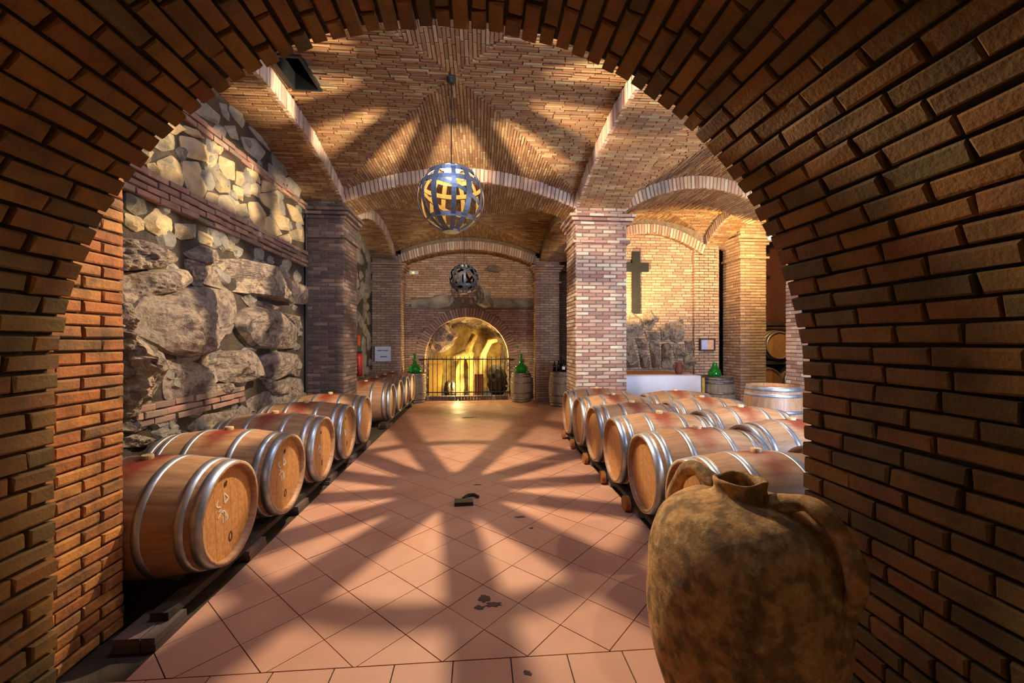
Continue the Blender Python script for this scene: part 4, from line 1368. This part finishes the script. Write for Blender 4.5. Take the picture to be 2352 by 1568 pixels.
cross_rocks = [
    [(0, 900), (60, 880), (130, 930), (140, 1040), (60, 1050), (0, 1040)], [(140, 890), (190, 870), (215, 960), (190, 1010), (140, 980)], [(20, 1060), (70, 1050), (110, 1240), (40, 1250), (0, 1180)],
    [(90, 1050), (150, 1060), (160, 1130), (110, 1120)], [(110, 1130), (160, 1140), (190, 1250), (130, 1250)], [(180, 1080), (240, 1060), (250, 1240), (200, 1250)], [(150, 1010), (240, 1010), (250, 1060), (170, 1070)],
    [(250, 980), (300, 950), (310, 1060), (260, 1080)], [(260, 1090), (310, 1080), (320, 1250), (260, 1250)], [(310, 950), (400, 930), (400, 1060), (350, 1090), (310, 1060)], [(330, 1110), (400, 1090), (420, 1170), (350, 1190)],
    [(320, 1190), (390, 1200), (400, 1250), (310, 1260)], [(400, 1180), (460, 1140), (480, 1240), (410, 1250)], [(410, 1070), (470, 1070), (470, 1130), (420, 1150)],
]
for i, pl in enumerate(cross_rocks):
    pp = [wall_xz(*c4(*q), YC - 0.1) for q in pl]
    stone(pp, Vector((0, YC - 0.02, 0)), X_, Z_, -Y_, 0.2, 800 + i, M['rock'], wall_right, 0.35, 'boulder', 8, 4.0)
pf = empty('framed_picture', (4.86, YC - 0.13, 1.30)); tag(pf, 'small dark framed picture hanging right of the rocks', 'picture')
m = MB()
for (a, b_) in (((-0.17, -0.02, 0), (0.17, 0.02, 0.03)), ((-0.17, -0.02, 0.24), (0.17, 0.02, 0.27)), ((-0.17, -0.02, 0.03), (-0.14, 0.02, 0.24)), ((0.14, -0.02, 0.03), (0.17, 0.02, 0.24))): m.box(a, b_)
m.build('frame', M['frame'], pf)
m = MB(); m.box((-0.14, -0.004, 0.03), (0.0, 0.012, 0.24)); m.build('print', M['print'], pf)
m = MB(); m.box((0.0, -0.004, 0.03), (0.14, 0.012, 0.24)); m.build('print', M['warmprint'], pf)

# table with white cloth
tb = empty('long_table', (3.25, 7.5, 0)); tag(tb, 'long wooden table below the cross and rocks', 'table')
m = MB(); m.box((-0.66, -0.42, 0.85), (0.66, 0.8, 0.89)); m.build('tabletop', M['boardwood'], tb)
for (x, y) in ((-0.6, -0.36), (0.6, -0.36), (-0.6, 0.74), (0.6, 0.74)):
    m = MB(); m.box((x - 0.035, y - 0.035, 0), (x + 0.035, y + 0.035, 0.85)); m.build('leg', M['boardwood'], tb)
m = MB(); n_ = 40
vs = []
for k in range(n_ + 1):
    x = -0.68 + 1.36 * k / n_
    f_ = math.sin(k * 0.9) * 0.006 + math.sin(k * 0.37) * 0.008
    vs += [(x, -0.1, 0.893), (x, -0.43, 0.894), (x, -0.445 + f_ * 0.3, 0.88), (x, -0.45 + f_, 0.6), (x, -0.45 + f_ * 1.6, 0.32)]
m.add(vs, [(k * 5 + i, (k + 1) * 5 + i, (k + 1) * 5 + i + 1, k * 5 + i + 1) for k in range(n_) for i in range(4)])
o = m.build('tablecloth', M['cloth'], smooth=True); o.location = (3.25, 7.5, 0)
tag(o, 'white cloth draped over the front of the long table', 'tablecloth')
m = MB(); m.box((0, 0, 0), (0.04, 0.03, 0.86)); o = m.build('table_end_board', M['yellow']); o.location = (3.94, 7.02, 0); tag(o, 'narrow yellow board standing at the end of the white cloth', 'board')


def vessel(name, loc, prof, mat, label, cat, seg=24, group=None, extra=None):
    rt = empty(name, loc); tag(rt, label, cat, group)
    m = MB(); m.lathe(prof, seg); m.build('body', mat, rt, True)
    if extra: extra(rt)
    return rt


def vjug(rt):
    for s_ in (-1, 1):
        m = MB(); m.tube([(s_ * 0.05, 0, 0.17), (s_ * 0.1, 0, 0.16), (s_ * 0.085, 0, 0.08)], 0.01, 8); m.build('handle', M['clay'], rt)


vessel('clay_jug', (3.72, 7.45, 0.895), [(0, 0), (0.05, 0), (0.075, 0.07), (0.06, 0.13), (0.045, 0.16), (0.06, 0.21), (0.05, 0.21)], M['clay'], 'small brown two-handled clay jug on the table', 'jug', extra=vjug)


def demijohn(loc, s_, label, group):
    prof = [(0, 0.0), (0.12, 0.0), (0.155, 0.03), (0.165, 0.10), (0.15, 0.16), (0.09, 0.20), (0.045, 0.24), (0.032, 0.32), (0.028, 0.44), (0.034, 0.445), (0.034, 0.47), (0.02, 0.47)]
    return vessel('demijohn', loc, [(r_ * s_, z * s_) for r_, z in prof], M['green'], label, 'bottle', group=group)


demijohn((-1.58, 10.42, 0.72), 1.0, 'green long-necked demijohn on the barrel left of the gate', 'green demijohns')
demijohn((1.06, 10.35, 0.72), 1.0, 'green long-necked demijohn on the barrel right of the gate', 'green demijohns')
prof = [(0, 0), (0.1, 0), (0.115, 0.04), (0.09, 0.12), (0.045, 0.18), (0.035, 0.24), (0.042, 0.25), (0.03, 0.25)]
vessel('flask', (4.3, 7.25, 0.865), prof, M['green'], 'squat bright green glass flask on the old barrel', 'bottle', group='green demijohns')
for k, (dx, dy, hh) in enumerate(((-0.16, 0.02, 0.24), (-0.08, -0.08, 0.26), (0.0, 0.06, 0.34), (0.03, -0.12, 0.28), (0.1, 0.0, 0.25), (0.16, -0.06, 0.27))):
    prof = [(0, 0), (0.036, 0), (0.038, hh * 0.58), (0.03, hh * 0.66), (0.014, hh * 0.74), (0.014, hh), (0.0, hh)]
    lab = ('leftmost', 'second', 'tallest', 'front middle', 'fifth', 'rightmost')[k]
    rt = vessel('wine_bottle', (1.93 + dx, 9.6 + dy, 0.80), prof, M['bottle'], f'black wine bottle on the dark barrel, {lab} of the cluster', 'bottle', 14, 'bottles on the dark barrel')
    if k == 3:
        m = MB(); m.lathe([(0.0388, 0.05), (0.0388, 0.12)], 14); m.build('paper_label', M['sign'], rt)

# notice, extinguisher, exit lamp
sg = empty('wall_notice', (-2.32, YB - 0.06, 1.02)); tag(sg, 'white printed notice on the far left pier', 'notice')
m = MB(); m.box((-0.19, -0.008, 0), (0.19, 0.008, 0.36)); m.build('panel', M['sign'], sg)
for (x0_, x1_, z) in ((-0.13, -0.02, 0.25), (0.0, 0.12, 0.25), (-0.06, 0.1, 0.1)):
    m = MB(); m.box((x0_, -0.010, z), (x1_, -0.008, z + 0.025)); m.build('text_line', M['signink'], sg)
ex = empty('fire_extinguisher', (-2.42, 8.6, 0.8)); tag(ex, 'red fire extinguisher hung on the wall beyond the dark pier', 'extinguisher')
m = MB(); m.lathe([(0, 0), (0.07, 0), (0.075, 0.03), (0.075, 0.38), (0.04, 0.44), (0.02, 0.46), (0, 0.46)], 20); m.build('cylinder', M['red'], ex, True)
m = MB(); m.box((-0.03, -0.02, 0.46), (0.06, 0.02, 0.5)); m.build('valve', M['black'], ex)
m = MB(); m.box((-0.02, -0.03, 0.62), (-0.01, 0.13, 0.82)); m.build('red_sign', M['red'], ex)
el = empty('exit_lamp', (-1.66, YW - 0.05, 3.22)); tag(el, 'small emergency lamp with a green light high on the end wall', 'lamp')
m = MB(); m.box((-0.11, -0.03, 0), (0.11, 0.03, 0.09)); m.build('housing', M['sign'], el)
m = MB(); m.lathe([(0.0, -0.012), (0.018, -0.006), (0.02, 0.0)], 12)
o = m.build('green_light', emit('green_led', (0.5, 1.0, 0.05), 3), el); o.location = (-0.02, -0.034, 0.045); o.rotation_euler = (-PI / 2, 0, 0)

# cable-pipe down the corner of the weathered pier
m = MB(); m.tube([(0, 0, 0.4), (0.0, 0, 2.0), (0.0, 0, 3.4)], 0.02, 8)
o = m.build('wall_pipe', M['black']); o.location = (WL + 0.03, YA - 0.03, 0); tag(o, 'thin dark pipe in the corner beside the weathered pier', 'pipe')

# ---------------------------------------------------------------- floor box
fb = empty('floor_socket', (-0.14, 3.84, 0)); fb.rotation_euler = (0, 0, 0.05); tag(fb, 'black floor socket box with raised lid below the lit lamp', 'socket')
m = MB(); m.box((-0.085, -0.05, 0), (0.085, 0.05, 0.035)); m.build('box', M['black'], fb)
m = MB()
m.tube([(0.0, 0.10 + 0.0, 0.015), (0.04, 0.16, 0.02), (0.10, 0.17, 0.02), (0.14, 0.12, 0.015)], 0.016, 8); m.build('lid_ring', M['black'], fb)

# ---------------------------------------------------------------- clay jar
def jar_material():
    m, nt, bs, new, ln = nodes('mossy_clay')
    tc = new('ShaderNodeTexCoord')
    n1 = new('ShaderNodeTexNoise'); n1.inputs['Scale'].default_value = 5; n1.inputs['Detail'].default_value = 10; n1.inputs['Roughness'].default_value = 0.7
    ln(tc.outputs['Object'], n1.inputs['Vector'])
    r1 = ramp(new, [(0.3, rgb(112, 84, 44)), (0.43, rgb(168, 126, 72)), (0.52, rgb(214, 158, 92)), (0.6, rgb(176, 132, 76)), (0.72, rgb(236, 188, 124))]); ln(n1.outputs['Fac'], r1.inputs[0])
    n2 = new('ShaderNodeTexNoise'); n2.inputs['Scale'].default_value = 30; n2.inputs['Detail'].default_value = 8; n2.inputs['Roughness'].default_value = 0.75
    ln(tc.outputs['Object'], n2.inputs['Vector'])
    r2 = ramp(new, [(0.5, (0, 0, 0, 1)), (0.58, (1, 1, 1, 1))]); ln(n2.outputs['Fac'], r2.inputs[0])
    s2 = new('ShaderNodeMath'); s2.operation = 'MULTIPLY'; s2.inputs[1].default_value = 0.55; ln(r2.outputs[0], s2.inputs[0])
    mx = new('ShaderNodeMixRGB'); mx.inputs[2].default_value = rgb(232, 190, 128); ln(s2.outputs[0], mx.inputs[0]); ln(r1.outputs[0], mx.inputs[1])
    n3 = new('ShaderNodeTexNoise'); n3.inputs['Scale'].default_value = 18; n3.inputs['Detail'].default_value = 9; ln(tc.outputs['Object'], n3.inputs['Vector'])
    r3 = ramp(new, [(0.46, (0, 0, 0, 1)), (0.6, (0.6, 0.6, 0.6, 1))]); ln(n3.outputs['Fac'], r3.inputs[0])
    m2 = new('ShaderNodeMixRGB'); m2.inputs[2].default_value = rgb(74, 56, 28); ln(r3.outputs[0], m2.inputs[0]); ln(mx.outputs[0], m2.inputs[1])
    ln(m2.outputs[0], bs.inputs['Base Color']); bs.inputs['Roughness'].default_value = 0.85
    bp = new('ShaderNodeBump'); bp.inputs['Strength'].default_value = 0.8; bp.inputs['Distance'].default_value = 0.012
    ln(n2.outputs['Fac'], bp.inputs['Height']); ln(bp.outputs[0], bs.inputs['Normal'])
    return m


M['jar'] = jar_material()
jar = empty('clay_jar', (0.885, 1.34, 0)); tag(jar, 'huge mossy brown clay jar with two handles in the right foreground', 'jar')
prof = [(0.0, 0.0), (0.11, 0.0), (0.13, 0.02), (0.18, 0.12), (0.235, 0.26), (0.28, 0.42), (0.302, 0.56), (0.306, 0.66), (0.302, 0.75), (0.288, 0.83), (0.258, 0.90), (0.21, 0.945), (0.15, 0.97), (0.098, 0.978), (0.080, 0.99), (0.077, 1.01), (0.083, 1.03), (0.080, 1.04), (0.064, 1.035), (0.06, 1.0), (0.08, 0.94)]
# refine the profile
pf2 = []
for (a, b_) in zip(prof[:-1], prof[1:]):
    for t in (0, 0.33, 0.66): pf2.append((a[0] + (b_[0] - a[0]) * t, a[1] + (b_[1] - a[1]) * t))
pf2.append(prof[-1])
for _ in range(2):
    pf2 = [pf2[0]] + [((pf2[i - 1][0] + 2 * pf2[i][0] + pf2[i + 1][0]) / 4, (pf2[i - 1][1] + 2 * pf2[i][1] + pf2[i + 1][1]) / 4) for i in range(1, len(pf2) - 1)] + [pf2[-1]]
m = MB(); m.lathe(pf2, 96)
vs = []
for v in m.v:
    p = Vector(v)
    k = noise.noise(p * 5) * 0.008 + noise.noise(p * 14) * 0.0035 + noise.noise(p * 2) * 0.010
    rad = Vector((p.x, p.y, 0))
    if rad.length > 1e-4: p += rad.normalized() * k
    if p.z > 1.0: p.z += noise.noise(Vector((p.x * 14, p.y * 14, 3))) * 0.016
    vs.append(p)
m.v = vs
m.build('body', M['jar'], jar, True)


def handle(ang, r0, z0, name='handle'):
    d = Vector((math.cos(ang), math.sin(ang), 0))
    ctrl = [(0.095, 0.98), (0.15, 1.0), (0.20, 1.015), (0.25, 0.99), (0.29, 0.94), (0.318, 0.87), (0.318, 0.80), (0.298, 0.74)]
    pts = [d * a + Z_ * b_ for a, b_ in ctrl]
    fine = []
    for i in range(len(pts) - 1):
        p0, p1, p2, p3 = pts[max(i - 1, 0)], pts[i], pts[i + 1], pts[min(i + 2, len(pts) - 1)]
        for t in (0, .25, .5, .75):
            fine.append(0.5 * ((2 * p1) + (p2 - p0) * t + (2 * p0 - 5 * p1 + 4 * p2 - p3) * t * t + (3 * p1 - p0 - 3 * p2 + p3) * t ** 3))
    fine.append(pts[-1])
    m = MB(); m.tube(fine, [0.027 + 0.003 * math.sin(k * 0.7) for k in range(len(fine))], 14)
    o = m.build(name, M['jar'], jar, True)


handle(math.radians(-62), 0, 0)
handle(math.radians(105), 0, 0)
